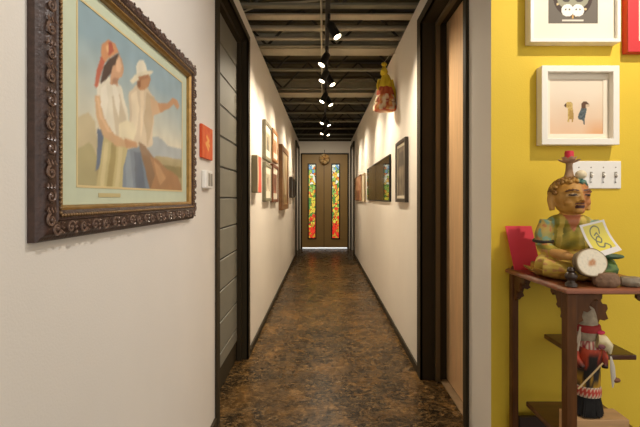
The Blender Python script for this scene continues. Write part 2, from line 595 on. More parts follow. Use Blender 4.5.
# double doors with stained glass at the end
def stained_mat(name, seed, lo):
    m = bpy.data.materials.new(name)
    m.use_nodes = True
    nt = m.node_tree
    b = nt.nodes['Principled BSDF']
    tc = nt.nodes.new('ShaderNodeTexCoord')
    mp = nt.nodes.new('ShaderNodeMapping')
    mp.inputs['Location'].default_value = (seed, 0, seed * 1.7)
    mp.inputs['Scale'].default_value = (1, 1, 0.62)
    nt.links.new(tc.outputs['Object'], mp.inputs['Vector'])
    v = nt.nodes.new('ShaderNodeTexVoronoi')
    v.inputs['Scale'].default_value = 19
    nt.links.new(mp.outputs['Vector'], v.inputs['Vector'])
    ve = nt.nodes.new('ShaderNodeTexVoronoi')
    ve.feature = 'DISTANCE_TO_EDGE'
    ve.inputs['Scale'].default_value = 19
    nt.links.new(mp.outputs['Vector'], ve.inputs['Vector'])
    sep = nt.nodes.new('ShaderNodeSeparateXYZ')
    nt.links.new(tc.outputs['Object'], sep.inputs[0])
    sc1 = nt.nodes.new('ShaderNodeSeparateColor')
    nt.links.new(v.outputs['Color'], sc1.inputs[0])
    # height of the pane plus a random step for each piece of glass
    ma = nt.nodes.new('ShaderNodeMath')
    ma.operation = 'MULTIPLY_ADD'
    nt.links.new(sc1.outputs[0], ma.inputs[0])
    ma.inputs[1].default_value = 0.85
    nt.links.new(sep.outputs[2], ma.inputs[2])
    mr = nt.nodes.new('ShaderNodeMapRange')
    mr.inputs['From Min'].default_value = lo
    mr.inputs['From Max'].default_value = lo + 2.6
    nt.links.new(ma.outputs[0], mr.inputs['Value'])
    r = nt.nodes.new('ShaderNodeValToRGB')
    stops = [(0.0, (225, 30, 20)), (0.16, (235, 60, 35)), (0.25, (200, 140, 40)), (0.33, (235, 60, 30)), (0.42, (215, 200, 70)), (0.5, (90, 140, 60)), (0.58, (235, 190, 70)),
             (0.66, (220, 120, 50)), (0.74, (150, 190, 90)), (0.82, (235, 240, 215)), (0.9, (110, 160, 200)), (1.0, (215, 230, 235))]
    e = r.color_ramp.elements
    while len(e) < len(stops):
        e.new(0.5)
    for i, (p, cc) in enumerate(stops):
        e[i].position = p
        e[i].color = (*lin(cc), 1)
    r.color_ramp.interpolation = 'CONSTANT'
    nt.links.new(mr.outputs[0], r.inputs['Fac'])
    st = nt.nodes.new('ShaderNodeMath')
    st.operation = 'GREATER_THAN'
    st.inputs[1].default_value = 0.045
    nt.links.new(ve.outputs['Distance'], st.inputs[0])
    mx = nt.nodes.new('ShaderNodeMix')
    mx.data_type = 'RGBA'
    nt.links.new(st.outputs[0], mx.inputs[0])
    mx.inputs[6].default_value = (0.01, 0.01, 0.01, 1)
    nt.links.new(r.outputs['Color'], mx.inputs[7])
    nt.links.new(mx.outputs[2], b.inputs['Base Color'])
    nt.links.new(mx.outputs[2], b.inputs['Emission Color'])
    b.inputs['Emission Strength'].default_value = 0.85  # emission stands in for daylight coming through the glass
    b.inputs['Roughness'].default_value = 0.2
    return m

d5 = doorway_thing('door_5', 'pair of tan doors with tall stained glass lights at the end of the hall')
d5.location = (0.044, YE, 0)
m = MB()
fr = [(-0.5445, 0), (-0.510, 0), (-0.510, 2.318), (0.598, 2.318), (0.598, 0), (0.6315, 0), (0.6315, 2.3495), (-0.5445, 2.3495)]
m.prism([(a, YE - 0.02, b) for a, b in fr], (0, 0.14, 0))
m.build('door_frame', M_dark, d5)
MB().box(-0.508, 0.596, YE - 0.012, YE + 0.12, 0.0, 0.012).build('threshold', mat('aluminium_sill', (200, 200, 196), 0.35, metal=0.6), d5)
M_leadtrim = mat('dark_light_trim', (48, 40, 28), 0.5)
MB().box(0.019, 0.031, YE + 0.002, YE + 0.0095, 0.036, 2.317).build('astragal', M_leadtrim, d5)
k = 0
for (x0, x1, g0, g1) in ((-0.5095, 0.0245, -0.365, -0.172), (0.0255, 0.5975, 0.212, 0.408)):
    z0, z1, gz0, gz1 = 0.036, 2.3175, 0.25, 2.085
    lf = MB()
    # leaf with its glazed opening, as one ring of outer and inner outlines
    A = [(x0, z0), (x1, z0), (x1, z1), (x0, z1)]
    B = [(g0, gz0), (g1, gz0), (g1, gz1), (g0, gz1)]
    vs_ = [(a, yy, b) for yy in (YE + 0.01, YE + 0.055) for a, b in A + B]
    fs_ = []
    for o_ in (0, 8):
        fs_ += [(o_ + i, o_ + (i + 1) % 4, o_ + 4 + (i + 1) % 4, o_ + 4 + i) for i in range(4)]
    for i in range(4):
        j = (i + 1) % 4
        fs_ += [(i, j, 8 + j, 8 + i), (4 + i, 4 + j, 12 + j, 12 + i)]
    lf.add(vs_, fs_)
    leaf = lf.build('door_leaf', M_tan, d5)
    MB().sweep((g0 - 0.012, YE + 0.01, gz0 - 0.012), (1, 0, 0), (0, 0, 1), (0, -1, 0), g1 - g0 + 0.024, gz1 - gz0 + 0.024,
               [(0, 0), (0, 0.014), (0.03, 0.014), (0.03, -0.02), (0.0125, -0.02), (0.0125, 0)]).build('glazing_trim', M_leadtrim, leaf)
    MB().box(g0 + 0.001, g1 - 0.001, YE + 0.022, YE + 0.03, gz0 + 0.001, gz1 - 0.001).build('stained_glass', stained_mat('stained_glass_%s' % 'ab'[k], 0.37 + 1.9 * k, gz0 - 0.05 + 0.0), leaf)
    k += 1

# ------------------------------------------------------------------ overhead steel, ducts, pipes
ORD = ['nearest', 'second', 'third', 'fourth', 'fifth', 'sixth', 'seventh', 'eighth', 'ninth', 'tenth', 'eleventh', 'twelfth']
JX0, JX1 = -1.95, 2.25
M_webbar = mat('dark_web_bar', (62, 55, 42), 0.6)
jt = thing('steel_joist', '', 'joist', (0, 0, 2.68), group='open-web roof joists')
MB().box(JX0, JX1, -0.030, 0.030, 0.0, 0.022).build('bottom_chord', M_steel, jt, local=True, bevel=0.003)
MB().box(JX0, JX1, -0.030, 0.030, 0.350, 0.378).build('top_chord', M_webbar, jt, local=True, bevel=0.003)
x = JX0 + 0.1
k = 0
while x + 0.33 < JX1:
    a, b = (0.015, 0.355) if k % 2 == 0 else (0.355, 0.015)
    MB().tube([(x, 0, a), (x + 0.33, 0, b)], 0.012, 6).build('web_bar', M_webbar, jt, local=True)
    x += 0.33
    k += 1
jys = [3.20, 4.05, 4.80, 5.63, 6.47, 7.22, 8.04, 8.86, 9.68, 10.36]
for i, y in enumerate(jys):
    j = jt if i == 0 else copy_tree(jt)
    j.location = (0, y, 2.68)
    j['label'] = '%s open-web steel joist crossing the dark ceiling, counted from the front' % (ORD[i] if i else 'nearest')

tag(MB().box(JX0, JX1, 3.36, 3.46, 2.69, 2.705).build('strut', mat('grey_strut', (190, 178, 152), 0.5, vary=0.1), bevel=0.004), 'pale grey steel strut crossing just behind the nearest joist', 'beam')
M_beam = mat('taupe_beam', (178, 170, 146), 0.55, vary=0.1)
for y, hw, lab in ((4.25, 0.10, 'broad taupe steel beam between the second and third joists'), (6.03, 0.13, 'broad taupe steel beam between the fourth and fifth joists')):
    pr = [(-hw, 0), (hw, 0), (hw, 0.012), (0.008, 0.016), (0.008, 0.184), (hw, 0.188), (hw, 0.20), (-hw, 0.20), (-hw, 0.188), (-0.008, 0.184), (-0.008, 0.016), (-hw, 0.012)]
    tag(MB().prism([(JX0, y + a, 2.70 + b_) for a, b_ in pr], (JX1 - JX0, 0, 0)).build('steel_beam', M_beam), lab, 'beam', 'steel beams')
for y, z, r, lab in ((3.76, 2.745, 0.024, 'slim pale pipe crossing the ceiling nearer the camera of the two'), (3.92, 2.715, 0.018, 'thinner pipe running just behind the slim pale pipe')):
    tag(MB().tube([(JX0, y, z), (JX1, y, z)], r, 10).build('ceiling_pipe', M_pipe, smooth=50), lab, 'pipe', 'ceiling pipes')
tag(MB().tube([(-0.012, 2.4, 2.63), (-0.012, 3.3, 2.63), (-0.012, 6.2, 2.63)], 0.008, 8).build('conduit', mat('bright_conduit', (190, 180, 156), 0.4, vary=0.1), smooth=50), 'thin bright conduit running along the ceiling beside the lighting track', 'conduit')
pts = [(-0.3 + 0.06 * math.sin(t * 2) - 0.18 * t, 3.62, 2.80 - 0.05 * math.sin(t * PI)) for t in [i / 14 for i in range(15)]]
pts = [Vector((-0.80, 3.62, 3.062)), Vector((-0.74, 3.62, 2.80)), Vector((-0.60, 3.62, 2.86)), Vector((-0.45, 3.62, 2.90)), Vector((-0.2, 3.62, 2.91)), Vector((0.1, 3.62, 2.94)), Vector((0.16, 3.62, 3.062))]
tag(MB().tube(pts, 0.009, 6).build('cable', M_pipe, smooth=60), 'loose cable looping above the ceiling pipes near the left wall', 'cable')

tk = thing('lighting_track', 'black ceiling track carrying the row of spotlights down the hall', 'track', (0.035, 6.0, 2.60))
MB().box(0.018, 0.052, 2.2, 8.6, 2.60, 2.63).build('rail', M_black, tk, bevel=0.003)
for y in (2.5, 3.2, 4.05, 4.8, 5.63, 6.47, 7.22, 8.04):
    MB().tube([(0.035, y, 2.63), (0.035, y, 2.685)], 0.006, 8).build('hanger_rod', M_black, tk)

# spotlights: a stem, a yoke and a tilted can with a bright lens and its lamp
hp = thing('spotlight', '', 'spotlight', (0, 0, 2.6), group='spotlights on the ceiling track')
MB().tube([(0, 0, 0), (0, 0, -0.035)], 0.012, 10).tube([(0, 0, -0.03), (0, 0, -0.09)], 0.007, 8).build('stem', M_black, hp, local=True, smooth=40)
can = MB().lathe([(0.020, 0.065), (0.030, 0.055), (0.033, 0.03), (0.033, -0.055), (0.036, -0.06), (0.036, -0.07), (0.030, -0.07), (0.029, -0.06)], (0, 0, 0), 20).build('can', M_black, hp, local=True, smooth=40)
can.location = (0, 0, -0.115)
MB().lathe([(0.0285, -0.0595), (0.0285, -0.065), (0.018, -0.0675), (0.004, -0.068)], (0, 0, 0), 20).build('lens', M_lens, can, local=True, smooth=60)
l = bpy.data.lights.new('spot_lamp', 'SPOT')
l.energy = HEAD_W
l.color = WARM
l.spot_size = math.radians(112)
l.spot_blend = 1.0
l.shadow_soft_size = 0.04
lo = bpy.data.objects.new('spot_lamp', l)
COL.objects.link(lo)
lo.parent = can
lo.location = (0, 0, -0.085)
heads = [  # y, x offset, sideways aim, forward aim
    (3.14, 0.040, 0.55, -0.30), (3.80, -0.020, -0.50, -0.34), (4.32, -0.020, -0.46, -0.30), (4.46, 0.035, 0.50, -0.34),
    (5.24, -0.02, -0.50, -0.34), (5.42, 0.035, 0.50, -0.30), (6.75, -0.025, -0.55, -0.34), (6.95, 0.03, 0.55, -0.30), (7.85, -0.03, -0.5, -0.3), (8.0, 0.035, 0.5, -0.3), (8.5, 0.0, 0.02, 1.3)]  # last head is an added lamp that brightens the far doors
for i, (y, dx, ax, ay) in enumerate(heads):
    o = hp if i == 0 else copy_tree(hp)
    o.location = (0.035 + dx * 0.2, y, 2.60)
    cn = [q for q in o.children if q.name.startswith('can')][0]
    cn.location = (dx * 0.8, 0, -0.115)
    cn.rotation_euler = Vector((ax, ay, -1.0)).to_track_quat('-Z', 'Y').to_euler()
    o['label'] = '%s lit spotlight on the black track, turned to the %s wall' % (('nearest' if i == 0 else ORD[i] + ' nearest'), 'right' if ax > 0 else 'left')
    if ay > 0:
        o['label'] = 'added farthest spotlight on the black track, turned to brighten the far double doors'

# ------------------------------------------------------------------ pictures
def wall_axes(side):
    if side == 'L':
        return Vector((0, 1, 0)), Vector((1, 0, 0))
    if side == 'R':
        return Vector((0, -1, 0)), Vector((-1, 0, 0))
    return Vector((1, 0, 0)), Vector((0, -1, 0))
UP = Vector((0, 0, 1))

def picture(name, label, cat, side, O, w_, h_, fw, depth, fm, mount_w, mount_m, fn, nx, ny, group=None, recess=0.008, pm=None, mount_wb=None):
    R, N = wall_axes(side)
    O = Vector(O)
    t = thing(name, label, cat, O + R * (w_ / 2), group=group)
    fr_ = MB().sweep(O, R, UP, N, w_, h_, [(0, 0.001), (0, depth), (fw, depth), (fw, 0.001)])
    fr_.build('frame', fm, t, bevel=0.003)
    iw, ih = w_ - 2 * fw, h_ - 2 * fw
    O2 = O + R * fw + UP * fw
    dm = depth - recess
    if mount_w > 0:
        mw = mount_w
        mm = MB().sweep(O2 + N * (dm - 0.004), R, UP, N, iw, ih, [(0.0005, 0), (0.0005, 0.003), (mw, 0.003), (mw, 0)])
        mm.build('mount', mount_m, t)
    else:
        mw = 0.0005
    art('print', pm or M_print, t, O2 + R * mw + UP * mw + N * (dm - 0.0045), R, UP, iw - 2 * mw, ih - 2 * mw, nx, ny, fn)
    MB().box(*sorted((O2.x + N.x * 0.001, O2.x + R.x * iw + N.x * (dm - 0.006))) if side != 'F' else (O2.x, O2.x + iw),
             *(sorted((O2.y + N.y * 0.001, O2.y + R.y * iw + N.y * (dm - 0.006)))), O2.z, O2.z + ih).build('backing', M_black, t) if depth > 0.03 and side == 'F' else None
    return t

# --- the big painting -----------------------------------------------------
PY0, PY1, PZ0, PZ1 = 0.850, 1.885, 1.160, 1.838
IY0, IY1, IZ0, IZ1 = 1.008, 1.752, 1.281, 1.722
R, N = wall_axes('L')
bp_ = thing('framed_painting', 'large painting of a couple outdoors in a carved dark frame, nearest on the left wall', 'painting', (XL, (PY0 + PY1) / 2, PZ0))
O = Vector((XL, PY0, PZ0))
W_, H_ = PY1 - PY0, PZ1 - PZ0
fr_ = MB().sweep(O, R, UP, N, W_, H_, [(0, 0.001), (0, 0.016), (0.003, 0.019), (0.008, 0.021), (0.011, 0.024), (0.020, 0.031), (0.034, 0.034), (0.041, 0.034), (0.044, 0.037), (0.047, 0.034), (0.050, 0.0335), (0.056, 0.034), (0.060, 0.032), (0.064, 0.030), (0.064, 0.001)])
fr_.build('frame_moulding', M_carved, bp_, smooth=30)
# carved scrolls: spirals and leaves along the four rails
cv = MB()
def scroll(cpt, ax, ay, s, flip):
    pts, rs = [], []
    for i in range(19):
        t = i / 18
        a = t * 3.6 * PI / 1.6 + 0.3
        r = s * (0.95 - 0.72 * t)
        pts.append(cpt + ax * (r * math.cos(a)) + ay * (r * math.sin(a) * flip))
        rs.append(s * (0.20 - 0.06 * t))
    cv.tube(pts, rs, 5)
    cv.ell(cpt, (s * 0.26,) * 3, seg=6, rings=4)
    for q in (-0.9, -0.2, 0.5):
        c0 = cpt + ax * (s * 1.05) + ay * (s * q * flip)
        cv.tube([c0, c0 + ax * s * 0.35 + ay * s * 0.25 * flip, c0 + ax * s * 0.7 + ay * s * 0.1 * flip], [s * 0.2, s * 0.17, s * 0.03], 5)
def rail(p0, dirv, inw, L):
    n = max(4, round(L / 0.049))
    for i in range(n):
        c0 = p0 + dirv * (L * (i + 0.5) / n)
        scroll(c0, dirv, inw, 0.0152, 1 if i % 2 else -1)
ci = 0.0262
rail(O + R * 0.02 + UP * ci + N * 0.0335, R, UP, W_ - 0.04)
rail(O + R * 0.02 + UP * (H_ - ci) + N * 0.0335, R, -UP, W_ - 0.04)
rail(O + UP * 0.02 + R * ci + N * 0.0335, UP, R, H_ - 0.04)
rail(O + UP * 0.02 + R * (W_ - ci) + N * 0.0335, UP, -R, H_ - 0.04)
cv.build('carved_scrolls', mat('carved_relief', (112, 88, 74), 0.28, vary=0.3, scale=80), bp_, smooth=60)  # paler than the moulding: highlights on the scrolls put into the colour
# bead row
bd = MB()
def beads(p0, d, L):
    n = int(L / 0.0105)
    for i in range(n):
        bd.ell(p0 + d * (L * (i + 0.5) / n), (0.0042, 0.0042, 0.0042), seg=6, rings=4)
bi = 0.053
beads(O + R * bi + UP * bi + N * 0.0355, R, W_ - 2 * bi)
beads(O + R * bi + UP * (H_ - bi) + N * 0.0355, R, W_ - 2 * bi)
beads(O + R * bi + UP * bi + N * 0.0355, UP, H_ - 2 * bi)
beads(O + R * (W_ - bi) + UP * bi + N * 0.0355, UP, H_ - 2 * bi)
bd.build('bead_row', M_bead, bp_, smooth=60)
li = 0.064
MB().sweep(O + R * li + UP * li, R, UP, N, W_ - 2 * li, H_ - 2 * li, [(0.0002, 0.001), (0.0002, 0.029), (0.005, 0.030), (0.010, 0.022), (0.010, 0.001)]).build('gilt_liner', M_gold, bp_)
mi = 0.0745
mO = O + R * mi + UP * mi
mo = MB()
ow, oh = W_ - 2 * mi, H_ - 2 * mi
# mint mount as a ring between the liner and the image
A = [(0, 0), (ow, 0), (ow, oh), (0, oh)]
ix0, ix1, iz0, iz1 = IY0 - mO.y, IY1 - mO.y, IZ0 - mO.z, IZ1 - mO.z
B = [(ix0, iz0), (ix1, iz0), (ix1, iz1), (ix0, iz1)]
vs_ = [mO + R * a + UP * b + N * d for d in (0.0075, 0.0105) for a, b in A + B]
fs_ = []
for o_ in (0, 8):
    fs_ += [(o_ + i, o_ + (i + 1) % 4, o_ + 4 + (i + 1) % 4, o_ + 4 + i) for i in range(4)]
for i in range(4):
    j = (i + 1) % 4
    fs_ += [(i, j, 8 + j, 8 + i), (4 + i, 4 + j, 12 + j, 12 + i)]
mo.add(vs_, fs_)
mo.build('mint_mount', M_mint, bp_)
MB().sweep(mO + R * (ix0 - 0.006) + UP * (iz0 - 0.006), R, UP, N, IY1 - IY0 + 0.012, IZ1 - IZ0 + 0.012, [(0, 0.0106), (0, 0.0116), (0.006, 0.0116), (0.006, 0.0106)]).build('gilt_fillet', mat('pale_gilt', (214, 192, 140), 0.5), bp_)

SH = [  # (colour, outline) in the order they are painted
    ((198, 182, 144), [(76, 118), (88, 112), (96, 122), (98, 150), (96, 190), (76, 190)]),
    ((176, 164, 120), [(76, 150), (90, 142), (97, 156), (97, 192), (76, 190)]),
    ((168, 174, 172), [(138, 150), (150, 138), (158, 136), (168, 146), (184, 150), (184, 166), (138, 166)]),
    ((176, 160, 118), [(138, 160), (160, 156), (184, 160), (184, 196), (138, 196)]),
    ((146, 132, 88), [(158, 164), (184, 168), (184, 178), (160, 176)]),
    # man
    ((214, 194, 162), [(129, 92), (136, 85), (147, 88), (155, 98), (154, 122), (152, 146), (140, 150), (130, 138)]),
    ((196, 172, 138), [(146, 92), (155, 98), (153, 126), (148, 146), (144, 120)]),
    ((188, 138, 98), [(137, 76), (150, 73), (151, 80), (148, 87), (143, 91), (138, 88)]),
    ((142, 92, 62), [(137, 77), (141, 76), (141, 88), (137, 86)]),
    ((232, 222, 196), [(136, 66), (139, 61), (144, 60), (147, 66), (148, 73), (137, 76)]),
    ((224, 212, 182), [(129, 80), (136, 74), (148, 70), (154, 72), (148, 77), (140, 80), (132, 84)]),
    ((208, 172, 134), [(150, 98), (158, 102), (160, 113), (152, 116)]),
    ((196, 146, 104), [(158, 103), (167, 103), (173, 98), (178, 100), (179, 107), (177, 110), (174, 104), (168, 109), (160, 113)]),
    ((124, 136, 146), [(124, 150), (140, 146), (150, 158), (154, 190), (120, 190)]),
    ((104, 114, 126), [(134, 152), (141, 152), (146, 190), (136, 190)]),
    ((146, 114, 84), [(138, 142), (146, 146), (154, 158), (156, 178), (150, 190), (144, 164)]),
    ((172, 128, 88), [(150, 156), (158, 160), (168, 170), (178, 176), (183, 192), (150, 190), (155, 176)]),
    ((168, 118, 82), [(138, 77), (149, 74), (149, 78), (140, 80)]),
    ((230, 212, 180), [(131, 94), (137, 90), (139, 108), (137, 130), (132, 124)]),
    ((228, 206, 172), [(141, 90), (144, 90), (143, 126), (140, 140)]),
    ((196, 152, 108), [(154, 160), (160, 166), (166, 178), (160, 186), (156, 172)]),
    ((140, 152, 160), [(126, 152), (130, 150), (134, 188), (126, 188)]),
    # woman
    ((104, 116, 134), [(98, 128), (107, 134), (104, 150), (99, 168), (96, 172)]),
    ((198, 182, 130), [(104, 134), (128, 146), (124, 166), (122, 190), (96, 188), (100, 164)]),
    ((170, 152, 100), [(112, 142), (117, 144), (112, 190), (106, 190)]),
    ((226, 216, 192), [(97, 84), (106, 76), (116, 80), (122, 88), (127, 108), (130, 132), (116, 140), (103, 134), (97, 112)]),
    ((206, 190, 160), [(112, 96), (120, 94), (126, 118), (126, 134), (116, 136)]),
    ((208, 168, 126), [(95, 96), (100, 96), (104, 118), (114, 134), (128, 141), (130, 147), (116, 146), (103, 136), (96, 116)]),
    ((228, 214, 178), [(119, 124), (126, 120), (134, 123), (137, 131), (134, 140), (126, 142), (119, 136)]),
    ((196, 148, 106), [(124, 138), (136, 142), (138, 147), (126, 148)]),
    ((204, 158, 122), [(111, 74), (112, 64), (119, 54), (122, 60), (124, 69), (122, 76), (118, 79), (118, 86), (110, 84)]),
    ((84, 66, 58), [(100, 84), (104, 66), (111, 58), (119, 54), (118, 61), (113, 66), (111, 74), (106, 80)]),
    ((206, 146, 102), [(102, 44), (108, 39), (116, 44), (119, 53), (111, 57), (104, 64), (101, 54)]),
    ((190, 106, 82), [(101, 56), (105, 62), (101, 74), (97, 88), (94, 86), (97, 70)]),
    ((224, 178, 128), [(105, 46), (110, 43), (113, 48), (107, 53)]),
    ((238, 228, 206), [(101, 88), (106, 84), (108, 100), (106, 118), (101, 106)]),
    ((238, 228, 206), [(112, 84), (116, 84), (120, 100), (119, 118), (115, 104)]),
    ((214, 198, 148), [(105, 142), (109, 143), (104, 188), (100, 187)]),
    ((212, 196, 146), [(119, 146), (123, 147), (119, 188), (115, 188)]),
    ((222, 184, 142), [(97, 98), (99, 98), (103, 118), (112, 133), (108, 132), (99, 116)]),
    ((226, 184, 146), [(116, 60), (120, 58), (122, 66), (120, 72), (116, 70)]),
    ((176, 92, 72), [(108, 42), (112, 42), (114, 52), (108, 56)]),
    ((174, 128, 98), [(114, 77), (119, 78), (117, 84), (112, 84)]),
]
def paint_scene(u, v):
    Yp = IY0 + u * (IY1 - IY0)
    zp = IZ0 + v * (IZ1 - IZ0)
    px = 323 + F * (XL + 0.01) / Yp
    py = 198 - F * (zp - H) / Yp
    jx = 2.0 * nz(u * 14, v * 9, 1.0, 3) + 0.7 * nz(u * 40, v * 26, 1.0, 5)
    jy = 2.0 * nz(u * 14, v * 9, 1.0, 9) + 0.7 * nz(u * 40, v * 26, 1.0, 11)
    sky = mixc((218, 208, 180), (148, 170, 176), (v - 0.34) / 0.5 + 0.16 * nz(u * 3, v * 4, 1, 2))
    col = sky if v > 0.28 else mixc((166, 150, 108), sky, (v - 0.2) / 0.08)
    n = 0
    acc = (0, 0, 0)
    for ox, oy in ((-0.5, 0), (0.5, 0), (0, -0.8), (0, 0.8)):
        cc = col
        for c_, poly in SH:
            if inpoly(px + ox + jx * 0.5, py + oy + jy * 0.5, poly):
                cc = c_
        acc = tuple(a + b / 4 for a, b in zip(acc, cc))
    k_ = 1 + 0.05 * nz(u * 14, v * 9, 1.0, 1)
    return tuple(a * k_ for a in acc)
art('canvas', M_print, bp_, (XL + 0.0098, IY0, IZ0), R, UP, IY1 - IY0, IZ1 - IZ0, 150, 100, paint_scene)
MB().box(XL + 0.0112, XL + 0.0118, 1.10, 1.22, 1.252, 1.263).build('title_plate', mat('pale_brass', (196, 180, 130), 0.5), bp_)

# --- small things by the left door --------------------------------------
def orange_art(u, v):
    c = mixc((222, 92, 44), (232, 112, 56), 0.5 + nz(u * 5, v * 5, 1))
    d = min(dseg(u, v, [(0.42, 0.68), (0.62, 0.58), (0.46, 0.5), (0.66, 0.42)]), dseg(u, v, [(0.36, 0.46), (0.5, 0.36), (0.58, 0.3)]))
    return mixc((244, 176, 96), c, (d - 0.03) / 0.05)
ot = thing('orange_plaque', 'small orange square plaque on the left wall above the white thermostat', 'plaque', (XL, 2.13, 1.44))
MB().box(XL + 0.001, XL + 0.014, 2.035, 2.228, 1.444, 1.606).build('panel', mat('orange_edge', (206, 74, 26), 0.5), ot, bevel=0.002)
art('face', M_matte, ot, (XL + 0.0145, 2.037, 1.446), (0, 1, 0), UP, 0.189, 0.158, 30, 30, orange_art)

th = thing('thermostat', 'white wall thermostat with two grey panels below the orange plaque', 'thermostat', (XL, 2.13, 1.31))
MB().box(XL + 0.001, XL + 0.024, 2.07, 2.195, 1.297, 1.386).build('housing', M_plate, th, bevel=0.006, bseg=3)
MB().box(XL + 0.0241, XL + 0.026, 2.108, 2.140, 1.310, 1.373).build('screen', M_grey, th, bevel=0.001)
MB().box(XL + 0.0241, XL + 0.026, 2.152, 2.184, 1.310, 1.373).build('screen', M_grey, th, bevel=0.001)

# --- left wall beyond the door -------------------------------------------
bx = thing('box_canvas', 'coral and grey box canvas beside the slatted door, left wall', 'canvas', (XL, 3.63, 1.28))
MB().box(XL + 0.001, XL + 0.05, 3.52, 3.745, 1.295, 1.605).build('stretcher_box', mat('sage_canvas', (150, 140, 110), 0.8, vary=0.06), bx, bevel=0.003)
def coral(u, v):
    wv = 0.28 + 0.24 * max(0, math.sin((1 - v) * 3.0)) ** 2
    return (232, 92, 72) if u > wv * 0.6 and u < 0.96 else (206, 190, 158)
art('face', M_matte, bx, (XL + 0.0505, 3.523, 1.298), (0, 1, 0), UP, 0.219, 0.304, 24, 40, coral)

def portrait(bg, fig, low):
    def fn(u, v):
        c = mixc(bg, tuple(x * 0.9 for x in bg), 1 - v)
        if (u - 0.5) ** 2 / 0.02 + (v - 0.7) ** 2 / 0.012 < 1:
            c = fig
        if v < 0.6 and abs(u - 0.5) < 0.14 + 0.25 * (0.6 - v):
            c = mixc(fig, low, (0.6 - v) * 2)
        return tuple(x * (1 + 0.15 * nz(u * 9, v * 9, 1)) for x in c)
    return fn
sm = [
    ('upper near', 4.14, 0.50, 1.63, 2.015, M_greentrim, portrait((206, 190, 156), (84, 80, 72), (120, 116, 100)), 'grey-green framed figure drawing, upper one nearest the slatted door'),
    ('upper far', 4.76, 0.56, 1.67, 2.035, M_orangetrim, portrait((206, 160, 110), (150, 84, 60), (190, 130, 90)), 'orange-wood framed print on the left wall, upper one farther from the slatted door'),
    ('lower near', 4.14, 0.50, 1.215, 1.60, M_greentrim, portrait((212, 200, 172), (150, 130, 110), (230, 214, 190)), 'grey-green framed pale print, lower one nearest the slatted door'),
    ('lower far', 4.76, 0.56, 1.20, 1.635, M_redtrim, portrait((150, 96, 70), (90, 60, 48), (196, 120, 90)), 'red-brown framed print on the left wall, lower one beside the brown-framed picture'),
]
for _, y, w_, z0, z1, fm, fn, lab in sm:
    picture('framed_print', lab, 'picture', 'L', (XL, y, z0), w_, z1 - z0, 0.035, 0.035, fm, 0.07, M_mount, fn, 20, 24, group='four framed prints in a square')
def river(u, v):
    c = mixc((150, 110, 70), (200, 176, 136), v)
    if abs(u - 0.45 - 0.15 * math.sin(v * 6)) < 0.13:
        c = (206, 190, 160)
    if v < 0.18:
        c = mixc((120, 84, 50), (190, 160, 120), nz(u * 5, v * 8, 1) + 0.5)
    return c
picture('framed_picture', 'large brown wood framed picture on the left wall beyond the four prints', 'picture', 'L', (XL, 5.68, 1.085), 1.02, 0.885, 0.075, 0.05, M_browntrim, 0.0, M_mount, river, 24, 24)
def nightblue(u, v):
    return mixc((56, 58, 66), (96, 96, 100), 0.5 + nz(u * 4, v * 4, 1, 5))
picture('framed_picture', 'small dark framed picture on the left wall, nearer of the two by the far doorway', 'picture', 'L', (XL, 7.42, 1.25), 0.46, 0.37, 0.03, 0.05, M_blackframe, 0.0, M_mount, nightblue, 10, 10)
picture('framed_picture', 'small dark framed picture on the left wall, farther of the two by the far doorway', 'picture', 'L', (XL, 8.12, 1.26), 0.46, 0.35, 0.03, 0.05, M_blackframe, 0.0, M_mount, nightblue, 10, 10)

# --- right wall -----------------------------------------------------------
def greyphoto(u, v):
    c = mixc((84, 74, 60), (140, 126, 104), 0.5 + 0.9 * nz(u * 4, v * 5, 1, 7))
    if 0.2 < u < 0.8 and 0.62 < v < 0.9:
        c = mixc((60, 52, 44), c, 0.35)
    return c
picture('framed_photograph', 'dark framed grey photograph with a narrow pale mount, nearest on the right hall wall', 'picture', 'R', (XR, 3.86, 1.215), 0.46, 0.525, 0.03, 0.03, M_blackframe, 0.025, mat('pale_grey_mount', (196, 186, 164), 0.8), greyphoto, 24, 24)
gp = thing('black_glass_panel', 'long glossy black panel on the right wall reflecting the stained glass', 'panel', (XR, 5.2, 1.21))
M_gloss = mat('black_gloss', (12, 10, 8), 0.03, spec=0.5, coat=0.4)
MB().box(XR - 0.020, XR - 0.001, 4.26, 6.42, 1.212, 1.690).build('housing', M_black, gp, bevel=0.004)
MB().box(XR - 0.023, XR - 0.0205, 4.27, 6.41, 1.227, 1.675).build('screen', M_gloss, gp)
def terra(u, v):
    c = mixc((176, 108, 76), (212, 170, 134), 0.5 + nz(u * 5, v * 5, 1, 3))
    if v < 0.4 and abs(u - 0.5) < 0.3:
        c = mixc((120, 66, 46), c, 0.3)
    return c
def pale(u, v):
    return mixc((206, 190, 160), (226, 214, 190), 0.5 + nz(u * 4, v * 4, 1, 8))
picture('unframed_picture', 'terracotta coloured picture on the right wall beyond the black panel', 'picture', 'R', (XR, 8.78, 1.20), 1.42, 0.46, 0.012, 0.03, M_redtrim, 0.0, M_mount, terra, 20, 16, recess=0.002)
picture('unframed_picture', 'small pale picture between the black panel and the terracotta picture', 'picture', 'R', (XR, 7.22, 1.19), 0.42, 0.46, 0.02, 0.03, mat('pale_frame', (190, 172, 136), 0.5), 0.0, M_mount, pale, 10, 10, recess=0.004)

